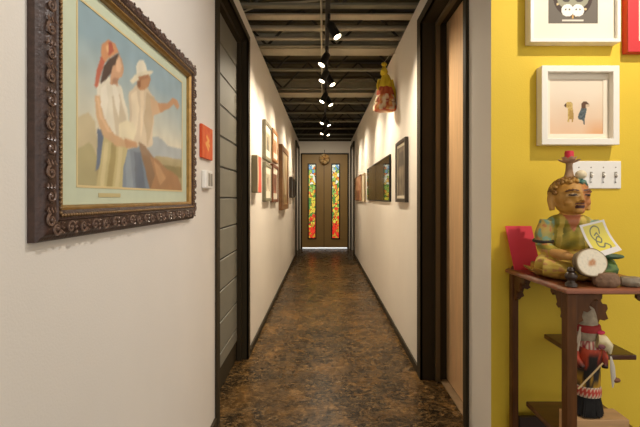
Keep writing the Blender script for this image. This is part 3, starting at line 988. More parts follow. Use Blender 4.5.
# --- pictures on the yellow wall -------------------------------------------
YY = 1.7345
def shadow_box(name, label, x0, x1, z0, z1, d, fw, fm, mw, mm, fn, nx, ny, inner):
    t = thing(name, label, 'picture', ((x0 + x1) / 2, YY, z0))
    O = Vector((x0, YY, z0))
    R, N = wall_axes('F')
    MB().sweep(O, R, UP, N, x1 - x0, z1 - z0, [(0, 0.0005), (0, d), (fw, d), (fw, 0.0005)]).build('frame', fm, t, bevel=0.002)
    iw, ih = x1 - x0 - 2 * fw, z1 - z0 - 2 * fw
    O2 = O + R * fw + UP * fw
    MB().sweep(O2, R, UP, N, iw, ih, [(0.0004, 0.004), (0.0004, inner), (mw, inner - 0.001), (mw, 0.004)]).build('mount', mm, t)
    art('print', M_matte, t, O2 + R * mw + UP * mw + N * (inner - 0.003), R, UP, iw - 2 * mw, ih - 2 * mw, nx, ny, fn)
    return t

DOG1 = [(0.29, 0.55), (0.33, 0.585), (0.40, 0.585), (0.435, 0.55), (0.43, 0.48), (0.445, 0.40), (0.45, 0.30), (0.44, 0.22), (0.41, 0.21), (0.41, 0.27), (0.37, 0.27), (0.365, 0.215), (0.335, 0.22), (0.34, 0.32), (0.345, 0.42), (0.34, 0.47), (0.30, 0.49), (0.27, 0.52)]
DOG2 = [(0.60, 0.56), (0.64, 0.60), (0.70, 0.59), (0.735, 0.55), (0.755, 0.53), (0.745, 0.50), (0.70, 0.49), (0.69, 0.42), (0.665, 0.30), (0.655, 0.24), (0.66, 0.17), (0.64, 0.17), (0.625, 0.24), (0.60, 0.26), (0.545, 0.265), (0.53, 0.31), (0.55, 0.38), (0.59, 0.46)]
def dogs(u, v):
    base = mixc((226, 190, 156), (232, 216, 194), v * 1.3 + 0.1 * nz(u * 4, v * 4, 1))
    if v < 0.3 and u > 0.6:
        base = mixc(base, (222, 158, 106), (0.3 - v) * 2.4 * min(1, (u - 0.6) * 4))
    c = base
    if inpoly(u, v, DOG1):
        c = mixc((184, 150, 76), (214, 184, 116), 0.5 + nz(u * 30, v * 30, 1))
        if v < 0.43 and u > 0.37:
            c = mixc(c, (160, 122, 58), 0.6)
        if u < 0.315 and v < 0.56:
            c = (86, 54, 40)
    if inpoly(u, v, DOG2):
        c = mixc((62, 74, 80), (104, 112, 112), 0.5 + nz(u * 30, v * 30, 1))
        if v > 0.47:
            c = (96, 66, 46)
            if u > 0.68 and v < 0.545:
                c = (206, 180, 150)
    return c
shadow_box('framed_print', 'white box frame holding a print of two small dogs on the yellow wall', 0.866, 1.174, 1.461, 1.775, 0.045, 0.025, M_white, 0.022, M_mount, dogs, 110, 110, 0.018)
MB()
def owl(u, v):
    # v: 0 at the bottom; only the lower half shows
    c = (104, 96, 86)
    if (u - 0.5) ** 2 / 0.16 + (v - 0.56) ** 2 / 0.19 < 1:
        c = (64, 48, 40)
        for k_ in range(9):
            a = k_ * 0.7
            if math.hypot(u - 0.5 - 0.33 * math.cos(a), v - 0.52 - 0.36 * math.sin(a)) < 0.024:
                c = (216, 190, 140)
    for sx in (-1, 1):
        if math.hypot(u - 0.5 - sx * 0.13, (v - 0.52) * 0.95) < 0.19:
            c = (150, 146, 124)
        if math.hypot(u - 0.5 - sx * 0.13, (v - 0.54) * 0.95) < 0.10:
            c = (70, 62, 58)
        if math.hypot(u - 0.5 - sx * 0.105, v - 0.27) < 0.125:
            c = (240, 234, 222)
    for x_ in (0.36, 0.43, 0.57, 0.64):
        if math.hypot(u - x_, v - 0.285) < 0.018:
            c = (60, 50, 46)
    if abs(u - 0.5) < 0.022 and 0.10 < v < 0.17:
        c = (206, 160, 90)
    if abs(u - 0.5) < 0.22 and 0.055 < v < 0.085:
        c = (220, 210, 194)
    return c
shadow_box('framed_print', 'white box frame holding an owl print, top of the yellow wall', 0.820, 1.178, 1.867, 2.225, 0.047, 0.014, M_white, 0.066, M_mount, owl, 90, 90, 0.030)
def redprint(u, v):
    return (232, 222, 206)
shadow_box('framed_print', 'red box frame at the right edge of the yellow wall', 1.214, 1.50, 1.832, 2.12, 0.036, 0.044, M_red, 0.03, M_mount, redprint, 6, 6, 0.02)

# four-gang switch plate
sp = thing('switch_plate', 'white switch plate with four toggles on the yellow wall behind the statue', 'light switch', (1.105, YY, 1.29))
px0, px1, pz0, pz1 = 1.008, 1.207, 1.288, 1.400
MB().box(px0, px1, YY - 0.007, YY - 0.0003, pz0, pz1).build('cover_plate', M_plate, sp, bevel=0.004, bseg=3)
for i in range(4):
    xc = px0 + (px1 - px0) * (i + 0.5) / 4 + 0.002
    zc = (pz0 + pz1) / 2
    MB().box(xc - 0.0045, xc + 0.0045, YY - 0.0095, YY - 0.0071, zc - 0.012, zc + 0.012).build('toggle_slot', M_grey, sp)
    dn = -1 if i else 1
    MB().prism([(xc - 0.0035, YY - 0.0096, zc - 0.004), (xc + 0.0035, YY - 0.0096, zc - 0.004), (xc + 0.0035, YY - 0.0096, zc + 0.005), (xc - 0.0035, YY - 0.0096, zc + 0.005)], (0, -0.014, 0.007 * dn)).build('toggle', M_plate, sp)
    for s in (-1, 1):
        MB().lathe([(0.0028, 0), (0.0028, 0.001), (0.0015, 0.0016)], (xc, YY - 0.007, zc + s * 0.030), 8, axis=(0, -1, 0)).build('screw', M_grey, sp)

# ------------------------------------------------------------------ hanging cloth puppet (right wall, high up)
px_, py_ = 0.585, 4.02
pu = thing('hanging_puppet', 'yellow and red cloth puppet hanging high against the right wall', 'puppet', (px_, py_, 2.07))
def wave(n, amp):
    def fx(r, z, a):
        return r * (1 + amp * math.sin(a * n + z * 30)), z
    return fx
def c_yellow(p):
    k_ = 0.5 + nz(p.x * 30, p.z * 30, 1, 1)
    return mixc((190, 156, 24), (232, 206, 62), k_)
MB().lathe([(0.010, 2.40), (0.026, 2.405), (0.034, 2.43), (0.030, 2.455), (0.02, 2.475), (0.014, 2.49), (0.030, 2.505), (0.022, 2.52), (0.006, 2.53)], (px_ - 0.01, py_, 0), 16, wave(4, 0.10)).build('hood', M_cloth, pu, smooth=60, color=c_yellow)
MB().lathe([(0.055, 2.285), (0.064, 2.29), (0.060, 2.33), (0.048, 2.37), (0.034, 2.40), (0.020, 2.415)], (px_ + 0.004, py_, 0), 18, wave(5, 0.06)).build('bodice', M_cloth, pu, smooth=60, color=c_yellow)
def patches(p):
    a = math.atan2(p.y - py_, p.x - px_)
    k_ = int((a + 4) * 3.0) + int((p.z - 2.0) * 26) * 3
    pal = [(206, 120, 70), (230, 212, 178), (168, 62, 46), (222, 176, 100), (234, 218, 190), (226, 196, 150), (200, 100, 60)]
    return pal[k_ % 7]
MB().lathe([(0.070, 2.215), (0.080, 2.218), (0.074, 2.25), (0.060, 2.29), (0.05, 2.30)], (px_, py_, 0), 26, wave(7, 0.08)).build('upper_skirt', M_cloth, pu, smooth=60, color=lambda p: mixc((170, 64, 40), (214, 120, 70), 0.5 + nz(p.x * 60, p.z * 60, 1)))
MB().lathe([(0.088, 2.15), (0.096, 2.153), (0.090, 2.18), (0.076, 2.215), (0.06, 2.225)], (px_, py_, 0), 36, wave(9, 0.08)).build('middle_skirt', M_cloth, pu, smooth=60, color=patches)
MB().lathe([(0.090, 2.07), (0.104, 2.073), (0.106, 2.10), (0.098, 2.13), (0.084, 2.16), (0.07, 2.165)], (px_, py_, 0), 40, wave(11, 0.07)).build('lower_skirt', M_cloth, pu, smooth=60, color=patches)
MB().tube([(px_ + 0.06, py_, 2.36), (px_ + 0.085, py_ - 0.01, 2.26), (px_ + 0.105, py_ - 0.01, 2.16)], [0.016, 0.013, 0.009], 8).build('arm', M_cloth, pu, smooth=60, color=c_yellow)
MB().tube([(px_ - 0.055, py_, 2.36), (px_ - 0.075, py_ - 0.02, 2.30), (px_ - 0.07, py_ - 0.03, 2.26)], [0.016, 0.013, 0.009], 8).build('arm', M_cloth, pu, smooth=60, color=c_yellow)
MB().tube([(px_ - 0.01, py_, 2.525), (0.63, py_ + 0.0, 2.60), (XR - 0.001, py_, 2.615)], 0.0025, 6).build('hanging_cord', M_pipe, pu)

# ------------------------------------------------------------------ round ornament over the far doors
oc = Vector((0.035, YE - 0.11, 2.195))
orn = thing('hanging_ornament', 'round cream and brown patchwork ball hanging over the far double doors', 'ornament', oc)
def ornc(p):
    d = (p - oc).normalized()
    if d.y < -0.2 and math.hypot(d.x + 0.12, d.z + 0.18) < 0.2:
        return (40, 26, 18)
    k_ = noise.cell(Vector((d.x * 1.7 + 9, d.y * 1.7 + 4, d.z * 1.7 + 3)))
    return mixc((204, 160, 98), (252, 232, 180), k_)
MB().ell(oc, (0.125, 0.085, 0.125), seg=36, rings=24).build('ball', M_cloth, orn, smooth=60, color=ornc)
rb = MB()
for a in (0.2, 1.25, 2.3):
    d = Vector((math.cos(a), 0, math.sin(a)))
    e = Vector((0, -1, 0))
    pts = [oc + d * (0.127 * math.cos(t)) + e * (0.088 * math.sin(t)) for t in [2 * PI * i / 24 for i in range(25)]]
    rb.tube(pts, 0.006, 6, cap=False)
rb.build('seam_cords', mat('brown_cord', (110, 74, 44), 0.8), orn, smooth=60)
MB().tube([oc + Vector((0, 0, 0.12)), Vector((0.035, YE - 0.02, 2.42))], 0.006, 6).tube([Vector((0.035, YE - 0.03, 2.42)), Vector((0.035, YE - 0.001, 2.42))], 0.009, 6).build('hanging_cord', M_black, orn)

# ------------------------------------------------------------------ etagere table
TZ = 0.968
tb = thing('etagere_stand', 'tall reddish wooden tiered stand with square posts against the yellow wall', 'stand', (0.93, 1.52, 0))
topo = [(0.757, 1.326), (1.125, 1.326), (1.105, 1.722), (0.735, 1.722)]
def inset(poly, d):
    cx = sum(p[0] for p in poly) / 4
    cy = sum(p[1] for p in poly) / 4
    return [(x_ - d * (1 if x_ > cx else -1), y_ - d * (1 if y_ > cy else -1)) for x_, y_ in poly]
mt = MB()
lv = [(inset(topo, 0.006), TZ - 0.019), (topo, TZ - 0.015), (topo, TZ - 0.008), (inset(topo, 0.002), TZ - 0.004), (inset(topo, 0.006), TZ - 0.001), (inset(topo, 0.010), TZ)]
vs_ = [(x_, y_, z_) for pl, z_ in lv for x_, y_ in pl]
fs_ = [(3, 2, 1, 0), tuple(4 * (len(lv) - 1) + i for i in range(4))]
for i in range(len(lv) - 1):
    fs_ += [(4 * i + j, 4 * i + (j + 1) % 4, 4 * i + 4 + (j + 1) % 4, 4 * i + 4 + j) for j in range(4)]
mt.add(vs_, fs_).build('table_top', M_table, tb)
posts = {'fl': (0.782, 1.356), 'rl': (0.757, 1.694), 'fr': (1.095, 1.356), 'rr': (1.067, 1.694)}
for k_, (x_, y_) in posts.items():
    hw = 0.0165 if k_[0] == 'f' else 0.0135
    MB().box(x_ - hw, x_ + hw, y_ - hw, y_ + hw, 0.0, TZ - 0.0195).build('post', M_post, tb, bevel=0.003)
    MB().lathe([(0.012, 0), (0.018, 0.002), (0.018, 0.010), (0.011, 0.016), (0.010, 0.020), (0.017, 0.028), (0.019, 0.036), (0.014, 0.044), (0.010, 0.047), (0.013, 0.052), (0.010, 0.060), (0.003, 0.064)] if k_ == 'fl' else [(0.010, 0), (0.010, 0.006), (0.006, 0.012)],
                (x_ + 0.006 if k_ == 'fl' else x_, y_, TZ + 0.0003), 16).build('finial', mat('black_finial', (58, 42, 30), 0.4) if k_ == 'fl' else M_post, tb, smooth=50)
def bracket(p, d, L=0.085, Hh=0.10):
    # scalloped corner bracket under the top, running in direction d from a post
    p = Vector(p)
    d = Vector(d)
    pr = [(0, 0), (L, 0), (L, -0.016), (L * 0.86, -0.026), (L * 0.76, -0.018), (L * 0.62, -0.024), (L * 0.52, -0.042), (L * 0.60, -0.052), (L * 0.44, -0.060), (L * 0.30, -0.056), (L * 0.24, -0.072), (L * 0.30, -0.086), (L * 0.16, -Hh * 0.92), (0.008, -Hh), (0, -Hh)]
    side = Vector((-d.y, d.x, 0)) * 0.012
    return MB().prism([p + d * a + Vector((0, 0, b)) - side * 0.5 for a, b in pr], side).build('bracket', M_post, tb, bevel=0.001)
zt = TZ - 0.0198
for k_, (x_, y_) in posts.items():
    hw = 0.0167 if k_[0] == 'f' else 0.0137
    sx = 1 if k_[1] == 'l' else -1
    sy = 1 if k_[0] == 'f' else -1
    if k_ != 'rr':
        bracket((x_ + sx * hw, y_, zt), (sx, 0, 0))
    bracket((x_, y_ + sy * hw, zt), (0, sy, 0))
for sg in (1, -1):
    p0 = Vector((1.067 + sg * 0.0137, 1.694, zt - 0.001))
    pr = [(0, 0), (0.066, 0), (0.064, -0.03), (0.060, -0.062), (0.052, -0.074), (0.036, -0.068), (0.026, -0.080), (0.022, -0.105), (0.030, -0.118), (0.046, -0.120), (0.050, -0.136), (0.042, -0.152), (0.052, -0.176), (0.036, -0.184), (0.018, -0.180), (0.010, -0.196), (0, -0.205)]
    MB().prism([p0 + Vector((sg * a, 0.0, b_)) for a, b_ in pr], (0, 0.011, 0)).build('scroll_bracket', M_post, tb, bevel=0.001)
M_shelf = mat('dark_mahogany', (96, 58, 36), 0.35, vary=0.25, scale=8, stretch=(1, 6, 6), coat=0.2)
MB().box(0.868, 1.068, 1.452, 1.680, 0.698, 0.716).build('middle_shelf', M_shelf, tb, bevel=0.004)
MB().box(0.788, 1.072, 1.350, 1.660, 0.442, 0.461).build('lower_shelf', M_shelf, tb, bevel=0.004)
MB().box(0.776, 1.048, 1.686, 1.702, 0.04, 0.385).build('back_panel', mat('black_walnut', (58, 40, 28), 0.5, vary=0.2, scale=10), tb, bevel=0.002)

# ------------------------------------------------------------------ seated statue on the stand
def union_mesh(mb, voxel, smooth_it=6):
    me = bpy.data.meshes.new('tmp')
    me.from_pydata([tuple(p) for p in mb.v], [], mb.f)
    bm = bmesh.new()
    bm.from_mesh(me)
    bmesh.ops.recalc_face_normals(bm, faces=bm.faces)
    bm.to_mesh(me)
    bm.free()
    o = bpy.data.objects.new('tmp', me)
    COL.objects.link(o)
    r = o.modifiers.new('r', 'REMESH')
    r.mode = 'VOXEL'
    r.voxel_size = voxel
    s = o.modifiers.new('s', 'SMOOTH')
    s.iterations = smooth_it
    s.factor = 0.5
    dg = bpy.context.evaluated_depsgraph_get()
    dg.update()
    me2 = bpy.data.meshes.new_from_object(o.evaluated_get(dg))
    out = MB()
    out.v = [v.co.copy() for v in me2.vertices]
    out.f = [tuple(p.vertices) for p in me2.polygons]
    bpy.data.objects.remove(o)
    return out

st = thing('seated_statue', 'painted carved statue of a seated figure with a lotus on its head, on the stand', 'statue', (0.882, 1.530, TZ), math.radians(-9))
st.scale = (1.12, 1.06, 0.975)
b = MB()
b.ell((0, 0.005, 0.135), (0.060, 0.048, 0.090))
b.ell((0, 0.01, 0.07), (0.070, 0.055, 0.05))
b.ell((0, 0.0, 0.202), (0.070, 0.040, 0.032))
for s in (-1, 1):
    b.tube([(s * 0.03, 0.0, 0.050), (s * 0.075, -0.035, 0.050), (s * 0.095, -0.062, 0.046)], [0.045, 0.042, 0.03], 12)
    b.tube([(s * 0.095, -0.060, 0.045), (s * 0.04, -0.085, 0.040), (-s * 0.03, -0.088, 0.034)], [0.030, 0.027, 0.02], 12)
    b.tube([(s * 0.062, 0.0, 0.206), (s * 0.078, -0.002, 0.155), (s * 0.082, -0.015, 0.112)], [0.026, 0.027, 0.024], 12)
    b.tube([(s * 0.082, -0.012, 0.112), (s * 0.066, -0.060, 0.096), (s * 0.036, -0.098, 0.088)], [0.024, 0.020, 0.016], 12)
    b.ell((s * 0.03, -0.104, 0.086), (0.016, 0.018, 0.012))
b.tube([(0, 0.0, 0.19), (0, -0.002, 0.25)], [0.03, 0.028], 12)
# head: skull, jaw, nose, brows, lips, cheeks, long ears
hz = 0.292
HR = Matrix.Rotation(math.radians(12), 3, 'Z')
nb = len(b.v)
b.ell((0, -0.004, hz + 0.008), (0.057, 0.060, 0.060))
b.ell((0, -0.012, hz - 0.028), (0.047, 0.046, 0.036))
b.ell((0, -0.050, hz - 0.048), (0.018, 0.014, 0.013))
b.tube([(0, -0.058, hz + 0.018), (0, -0.064, hz - 0.004), (0, -0.065, hz - 0.012)], [0.006, 0.0075, 0.009], 8)
for s in (-1, 1):
    b.ell((s * 0.009, -0.059, hz - 0.014), (0.006, 0.007, 0.005))
    b.tube([(s * 0.006, -0.061, hz + 0.020), (s * 0.024, -0.060, hz + 0.026), (s * 0.042, -0.046, hz + 0.018)], [0.005, 0.006, 0.004], 6)
    b.ell((s * 0.022, -0.055, hz + 0.008), (0.013, 0.008, 0.007))
    b.ell((s * 0.028, -0.042, hz - 0.018), (0.016, 0.011, 0.014))
    b.tube([(s * 0.056, 0.004, hz + 0.018), (s * 0.061, 0.002, hz - 0.01), (s * 0.058, -0.004, hz - 0.048)], [0.010, 0.011, 0.009], 8)
b.ell((0, -0.056, hz - 0.031), (0.016, 0.008, 0.005))
b.ell((0, -0.055, hz - 0.038), (0.013, 0.008, 0.005))
for i in range(nb, len(b.v)):
    b.v[i] = HR @ b.v[i]
fig = union_mesh(b, 0.0032, 4)
def figc(p):
    x_, y_, z_ = p.x, p.y, p.z
    n1 = nz(x_ * 34, z_ * 34, 1, y_ * 20)
    n2 = nz(x_ * 60, z_ * 60, 1, y_ * 60 + 5)
    if z_ > 0.228:
        q_ = HR.transposed() @ Vector((x_, y_, z_))
        x_, y_ = q_.x, q_.y
        c = mixc((168, 118, 48), (196, 146, 70), 0.5 + n1)
        if y_ < -0.02 and x_ > 0.004:
            c = mixc(c, (176, 94, 54), 0.5)
        if y_ < -0.02 and x_ > 0.02 and z_ > hz + 0.012:
            c = mixc(c, (150, 90, 70), 0.6)
        if y_ < -0.045:
            if abs(x_) < 0.0165 - 0.4 * abs(z_ - hz + 0.034) and abs(z_ - hz + 0.034) < 0.0065:
                c = (66, 28, 26)
            if abs(x_) < 0.014 and abs(z_ - hz + 0.022) < 0.003:
                c = (96, 50, 36)
            for s in (-1, 1):
                e = ((x_ - s * 0.023) / 0.0125) ** 2 + ((z_ - hz - 0.008) / 0.0042) ** 2
                if e < 1:
                    c = (48, 30, 24)
                if s < 0 and 1 < e < 2.4:
                    c = (206, 168, 112)
                if abs(x_ - s * 0.025) < 0.018 and abs(z_ - hz - 0.027 + 0.25 * abs(abs(x_) - 0.022)) < 0.003:
                    c = (82, 50, 34)
        return c
    # neck and chest opening
    if z_ > 0.17 and y_ < -0.018 and abs(x_) < 0.024 - (0.222 - z_) * 0.42:
        return mixc((196, 128, 88), (176, 104, 70), 0.5 + n1)
    # robe
    c = mixc((112, 106, 34), (182, 160, 62), 0.5 + 1.2 * n1)
    if abs(x_) > 0.052 and z_ > 0.12:
        c = mixc((150, 146, 84), (200, 168, 88), 0.5 + 1.3 * n1)
        if n2 > 0.2:
            c = (122, 152, 128)
        if n2 < -0.34:
            c = (190, 124, 76)
    if z_ > 0.10 and abs(x_) < 0.052 and abs(abs(x_) - 0.032 - (0.2 - z_) * 0.12) < 0.007 and y_ < 0:
        c = (196, 170, 78)
    if z_ < 0.105:
        c = mixc((178, 146, 50), (206, 178, 88), 0.5 + n1)
        if n2 > 0.3:
            c = (186, 136, 80)
    if y_ < -0.07 and 0.07 < z_ < 0.11:
        c = mixc((190, 138, 76), (206, 160, 96), 0.5 + n1)
    if x_ > 0.06 and z_ < 0.13 and y_ < -0.02:
        c = mixc((60, 96, 66), (110, 130, 60), 0.5 + n1)
    return c
fig.build('figure', M_paint, st, local=True, smooth=60, color=figc)
# curled hair
hr = MB()
for i in range(170):
    t = (i + 0.5) / 170
    ph = i * 2.39996
    ct = 1 - t * 1.05
    s_ = math.sqrt(max(0, 1 - ct * ct))
    d = Vector((s_ * math.cos(ph), s_ * math.sin(ph), ct))
    if d.y < -0.2 and d.z < 0.70 or d.z < 0.05:
        continue
    hr.ell(HR @ Vector((0, -0.004, hz + 0.010)) + HR @ Vector((d.x * 0.057, d.y * 0.060, d.z * 0.060)), 0.0085, seg=8, rings=5)
def hairc(p):
    if p.x > 0.010 and p.y < -0.01:
        return mixc((46, 106, 106), (150, 150, 110), 0.4 + nz(p.x * 50, p.z * 50, 1))
    return mixc((112, 74, 28), (186, 140, 64), 0.5 + nz(p.x * 50, p.z * 50, 1))
hr.build('curled_hair', M_paint, st, local=True, smooth=60, color=hairc)
MB().lathe([(0.022, 0.350), (0.021, 0.362), (0.014, 0.372), (0.0105, 0.39), (0.0095, 0.412), (0.012, 0.420)], (0, 0, 0), 16).build('stem', mat('worn_wood', (158, 124, 90), 0.7, vary=0.2, scale=50), st, local=True, smooth=50)
lo_ = MB()
for ring, (rr, zz, n, tilt) in enumerate(((0.030, 0.420, 8, 0.45), (0.019, 0.424, 6, 0.95))):
    for i in range(n):
        a = 2 * PI * (i + 0.5 * ring) / n
        rot = Matrix.Rotation(a, 3, 'Z') @ Matrix.Rotation(-tilt, 3, 'Y')
        lo_.ell(Vector((rr * 0.62 * math.cos(a), rr * 0.62 * math.sin(a), zz + 0.003)), (0.018, 0.011, 0.003), rot=rot, seg=8, rings=6)
lo_.build('lotus', mat('worn_pink_wood', (176, 140, 112), 0.7, vary=0.2, scale=60), st, local=True, smooth=60)
MB().lathe([(0.0135, 0.430), (0.0135, 0.456), (0.012, 0.462), (0.006, 0.463)], (0, 0, 0), 16).build('red_candle', mat('red_wax', (206, 34, 56), 0.4), st, local=True, smooth=40)
MB().ell((0.024, -0.028, 0.373), 0.0165, seg=16, rings=10).build('white_bead', mat('ivory_bead', (226, 210, 176), 0.5), st, local=True, smooth=60)
ab = MB()
ab.tube([Vector((-0.0805, -0.008, 0.132)) + Vector((0.028 * math.cos(t), 0.028 * math.sin(t), 0.002 * math.sin(t))) for t in [2 * PI * i / 20 for i in range(21)]], 0.0045, 6, flat=1.3, cap=False)
ab.build('armband', mat('dark_leather', (44, 34, 26), 0.5), st, local=True, smooth=60)
# wavy gilt lotus base
def wavy(r, z, a):
    k_ = max(0, (r - 0.06) / 0.065)
    return r * (1 + 0.06 * k_ * math.sin(9 * a + 0.6)), z + 0.006 * k_ * math.sin(9 * a + 0.4) * (1 if z > 0.006 else 0) + 0.002 * k_ * math.sin(4 * a)* (1 if z > 0.006 else 0)
MB().lathe([(0.06, 0.0), (0.085, 0.002), (0.105, 0.010), (0.124, 0.024), (0.126, 0.031), (0.118, 0.030), (0.10, 0.026), (0.08, 0.030), (0.05, 0.034)], (0, 0, 0), 72, wavy).build('petal_base', M_paint, st, local=True, smooth=60,
    color=lambda p: mixc((128, 88, 30), (206, 168, 84), 0.5 + 1.1 * nz(p.x * 40, p.y * 40, 1, p.z * 60)))

# ------------------------------------------------------------------ things on the stand
# red card leaning on the wall corner
rc = MB()
q = [Vector((0.750, 1.672, TZ + 0.0005)), Vector((0.854, 1.672, TZ + 0.0005)), Vector((0.838, 1.716, 1.137)), Vector((0.733, 1.716, 1.137))]
rc.prism(q, (0.0, 0.004, 0.0005))
tag(rc.build('red_card', mat('red_board', (230, 58, 74), 0.5), at=(0.80, 1.68, TZ)), 'blank red card leaning against the yellow wall, left end of the stand', 'card')

# card with a line drawing leaning on the statue
ka = thing('drawing_card', 'white-edged yellow card with a looping line drawing, leaning on the statue', 'card', (0.925, 1.40, 1.07))
C0, C1, C2, C3 = P(598, 258, 1.378), P(622, 250, 1.392), P(604, 219.5, 1.408), P(579.5, 225.5, 1.396)
LOOP = [(0.62, 0.62), (0.66, 0.78), (0.52, 0.88), (0.34, 0.80), (0.28, 0.62), (0.36, 0.44), (0.5, 0.36), (0.58, 0.46), (0.48, 0.54), (0.36, 0.44), (0.34, 0.28), (0.5, 0.22), (0.62, 0.30), (0.74, 0.20), (0.66, 0.12)]
def spline(pts, n=6):
    out = []
    for i in range(len(pts) - 1):
        p0, p1, p2, p3 = pts[max(i - 1, 0)], pts[i], pts[i + 1], pts[min(i + 2, len(pts) - 1)]
        for k in range(n):
            t = k / n
            out.append(tuple(0.5 * (2 * b + (c - a) * t + (2 * a - 5 * b + 4 * c - d) * t * t + (3 * b - a - 3 * c + d) * t ** 3) for a, b, c, d in zip(p0, p1, p2, p3)))
    return out + [pts[-1]]
LOOP = spline(LOOP)
def cardc(u, v):
    if u < 0.09 or u > 0.91 or v < 0.14 or v > 0.94:
        return (226, 220, 214)
    d = dseg(u, v, LOOP)
    d = min(d, dseg(u, v, [(0.40, 0.60), (0.52, 0.66), (0.56, 0.54)]))
    bg = mixc((232, 214, 80), (214, 200, 110), v)
    return mixc((104, 108, 100), bg, (d - 0.010) / 0.018)
nx, ny = 60, 75
base = Vector(ka.location)
def cardpt(u, v):
    p = (C0 * (1 - u) + C1 * u) * (1 - v) + (C3 * (1 - u) + C2 * u) * v
    return p + Vector((0.0, 0.012 * math.sin(v * PI), 0.0))
cm = MB()
cols = []
nn = Vector((0, 0.0015, 0))
for k_ in (0, 1):
    for j in range(ny + 1):
        for i in range(nx + 1):
            cm.v.append(cardpt(i / nx, j / ny) + nn * k_)
            cols.append(cardc(i / nx, j / ny) if k_ == 0 else (226, 220, 214))
L_ = (nx + 1) * (ny + 1)
for k_ in (0, 1):
    for j in range(ny):
        for i in range(nx):
            a = k_ * L_ + j * (nx + 1) + i
            cm.f.append((a, a + 1, a + nx + 2, a + nx + 1))
for i in range(nx):
    cm.f.append((i, i + 1, L_ + i + 1, L_ + i))
    a = ny * (nx + 1) + i
    cm.f.append((a, a + 1, L_ + a + 1, L_ + a))
for j in range(ny):
    a = j * (nx + 1)
    cm.f.append((a, a + nx + 1, L_ + a + nx + 1, L_ + a))
    a += nx
    cm.f.append((a, a + nx + 1, L_ + a + nx + 1, L_ + a))
it = iter(cols)
cm.build('sheet', M_matte, ka, smooth=40, color=lambda p: next(it))

# cut round stone with a pale face
sx_, sy_, sz_ = P(591.5, 262.5, 1.358)
axis = Vector((0.26, -0.93, 0.22)).normalized()
def lump(r, z, a):
    e_ = 1 / math.sqrt((math.cos(a - 0.30) / 1.34) ** 2 + (math.sin(a - 0.30) / 0.96) ** 2)
    return r * e_ * (1 + 0.02 * math.sin(a * 5)), z
cs_ = thing('cut_stone', 'round cut stone with a pale crystalline face propped before the statue', 'stone', (sx_, sy_, sz_ - 0.045))
cc_ = Vector((sx_, sy_, sz_))
MB().lathe([(0.012, -0.034), (0.032, -0.030), (0.044, -0.018), (0.048, -0.004), (0.0475, 0.001), (0.045, 0.0025)], cc_, 40, lump, axis=axis).build('rind', mat('brown_rind', (112, 92, 62), 0.7, vary=0.3, scale=40, bump=0.3, bscale=90), cs_, smooth=50)
AX = Vector((0, 0, 1)).rotation_difference(axis).to_matrix()
def facec(p):
    q_ = AX.transposed() @ (p - cc_)
    a_ = math.atan2(q_.y, q_.x) - 0.30
    r = math.hypot(q_.x, q_.y) / (0.045 / math.sqrt((math.cos(a_) / 1.34) ** 2 + (math.sin(a_) / 0.96) ** 2))
    n_ = nz(p.x * 60, p.z * 60, 1, 2)
    c = mixc((186, 130, 86), (226, 214, 190), (r - 0.12 + 0.2 * n_) / 0.25)
    c = mixc(c, (204, 196, 176), max(0, nz(p.x * 140, p.z * 140, 1, 7)) * 1.2)
    return mixc(c, (150, 122, 84), (r - 0.92) / 0.1)
MB().lathe([(0.0448, 0.0026)] + [(0.0448 * (1 - i / 14), 0.003 + 0.0006 * (i % 2)) for i in range(1, 14)] + [(0.001, 0.003)], cc_, 48, lump, axis=axis).build('cut_face', M_paint, cs_, smooth=40, color=facec)

def rock(name, label, c_, r_, seed, m_):
    mb = MB()
    mb.ell((0, 0, 0), r_, seg=18, rings=12)
    for i, p in enumerate(mb.v):
        d = p.normalized()
        k_ = 1 + 0.20 * noise.noise(d * 2.2 + Vector((seed, 0, 0)))
        p2 = p * k_
        p2.z = max(-r_[2] * 0.72, min(r_[2] * 0.66, p2.z))
        p2.x = max(-r_[0] * 0.9, min(r_[0] * 0.9, p2.x))
        mb.v[i] = p2 + Vector(c_) + Vector((0, 0, r_[2] * 0.72 + 0.0003))
    return tag(mb.build(name, m_, at=c_, smooth=35), label, 'stone')
rock('flat_rock', 'brown flat rock at the front edge of the stand before the pale cut stone', (0.900, 1.358, TZ), (0.044, 0.024, 0.031), 2.0, mat('brown_stone', (128, 98, 74), 0.75, vary=0.25, scale=40, bump=0.4, bscale=80))
rock('flat_stone', 'grey flat stone at the right end of the stand', (0.985, 1.366, TZ), (0.040, 0.026, 0.021), 5.0, mat('grey_stone', (138, 124, 104), 0.6, vary=0.25, scale=40, bump=0.3, bscale=80))
MB().ell((0.090, -0.075, 0.088), (0.036, 0.020, 0.010)).build('green_cuff', mat('green_paint', (62, 92, 66), 0.5, vary=0.25, scale=60), st, local=True, smooth=60)

# ------------------------------------------------------------------ carved doll on the lower shelf
DX, DY = 0.874, 1.408
blk = tag(MB().box(0.800, 0.985, 1.372, 1.448, 0.4612, 0.537).build('wooden_block', mat('pale_block', (190, 150, 104), 0.6, vary=0.12, scale=10, stretch=(1, 6, 6)), at=(0.89, 1.41, 0.4612), bevel=0.002), 'pale wooden block on the lower shelf under the feathered doll', 'block')
dl = thing('carved_doll', 'carved doll in red coat and black fringe with a beaked white mask', 'doll', (DX, DY, 0.5372))
def Z(py):
    return H - (py - 198) * DY / F
def X(px):
    return (px - 323) * DY / F
zb = 0.5373
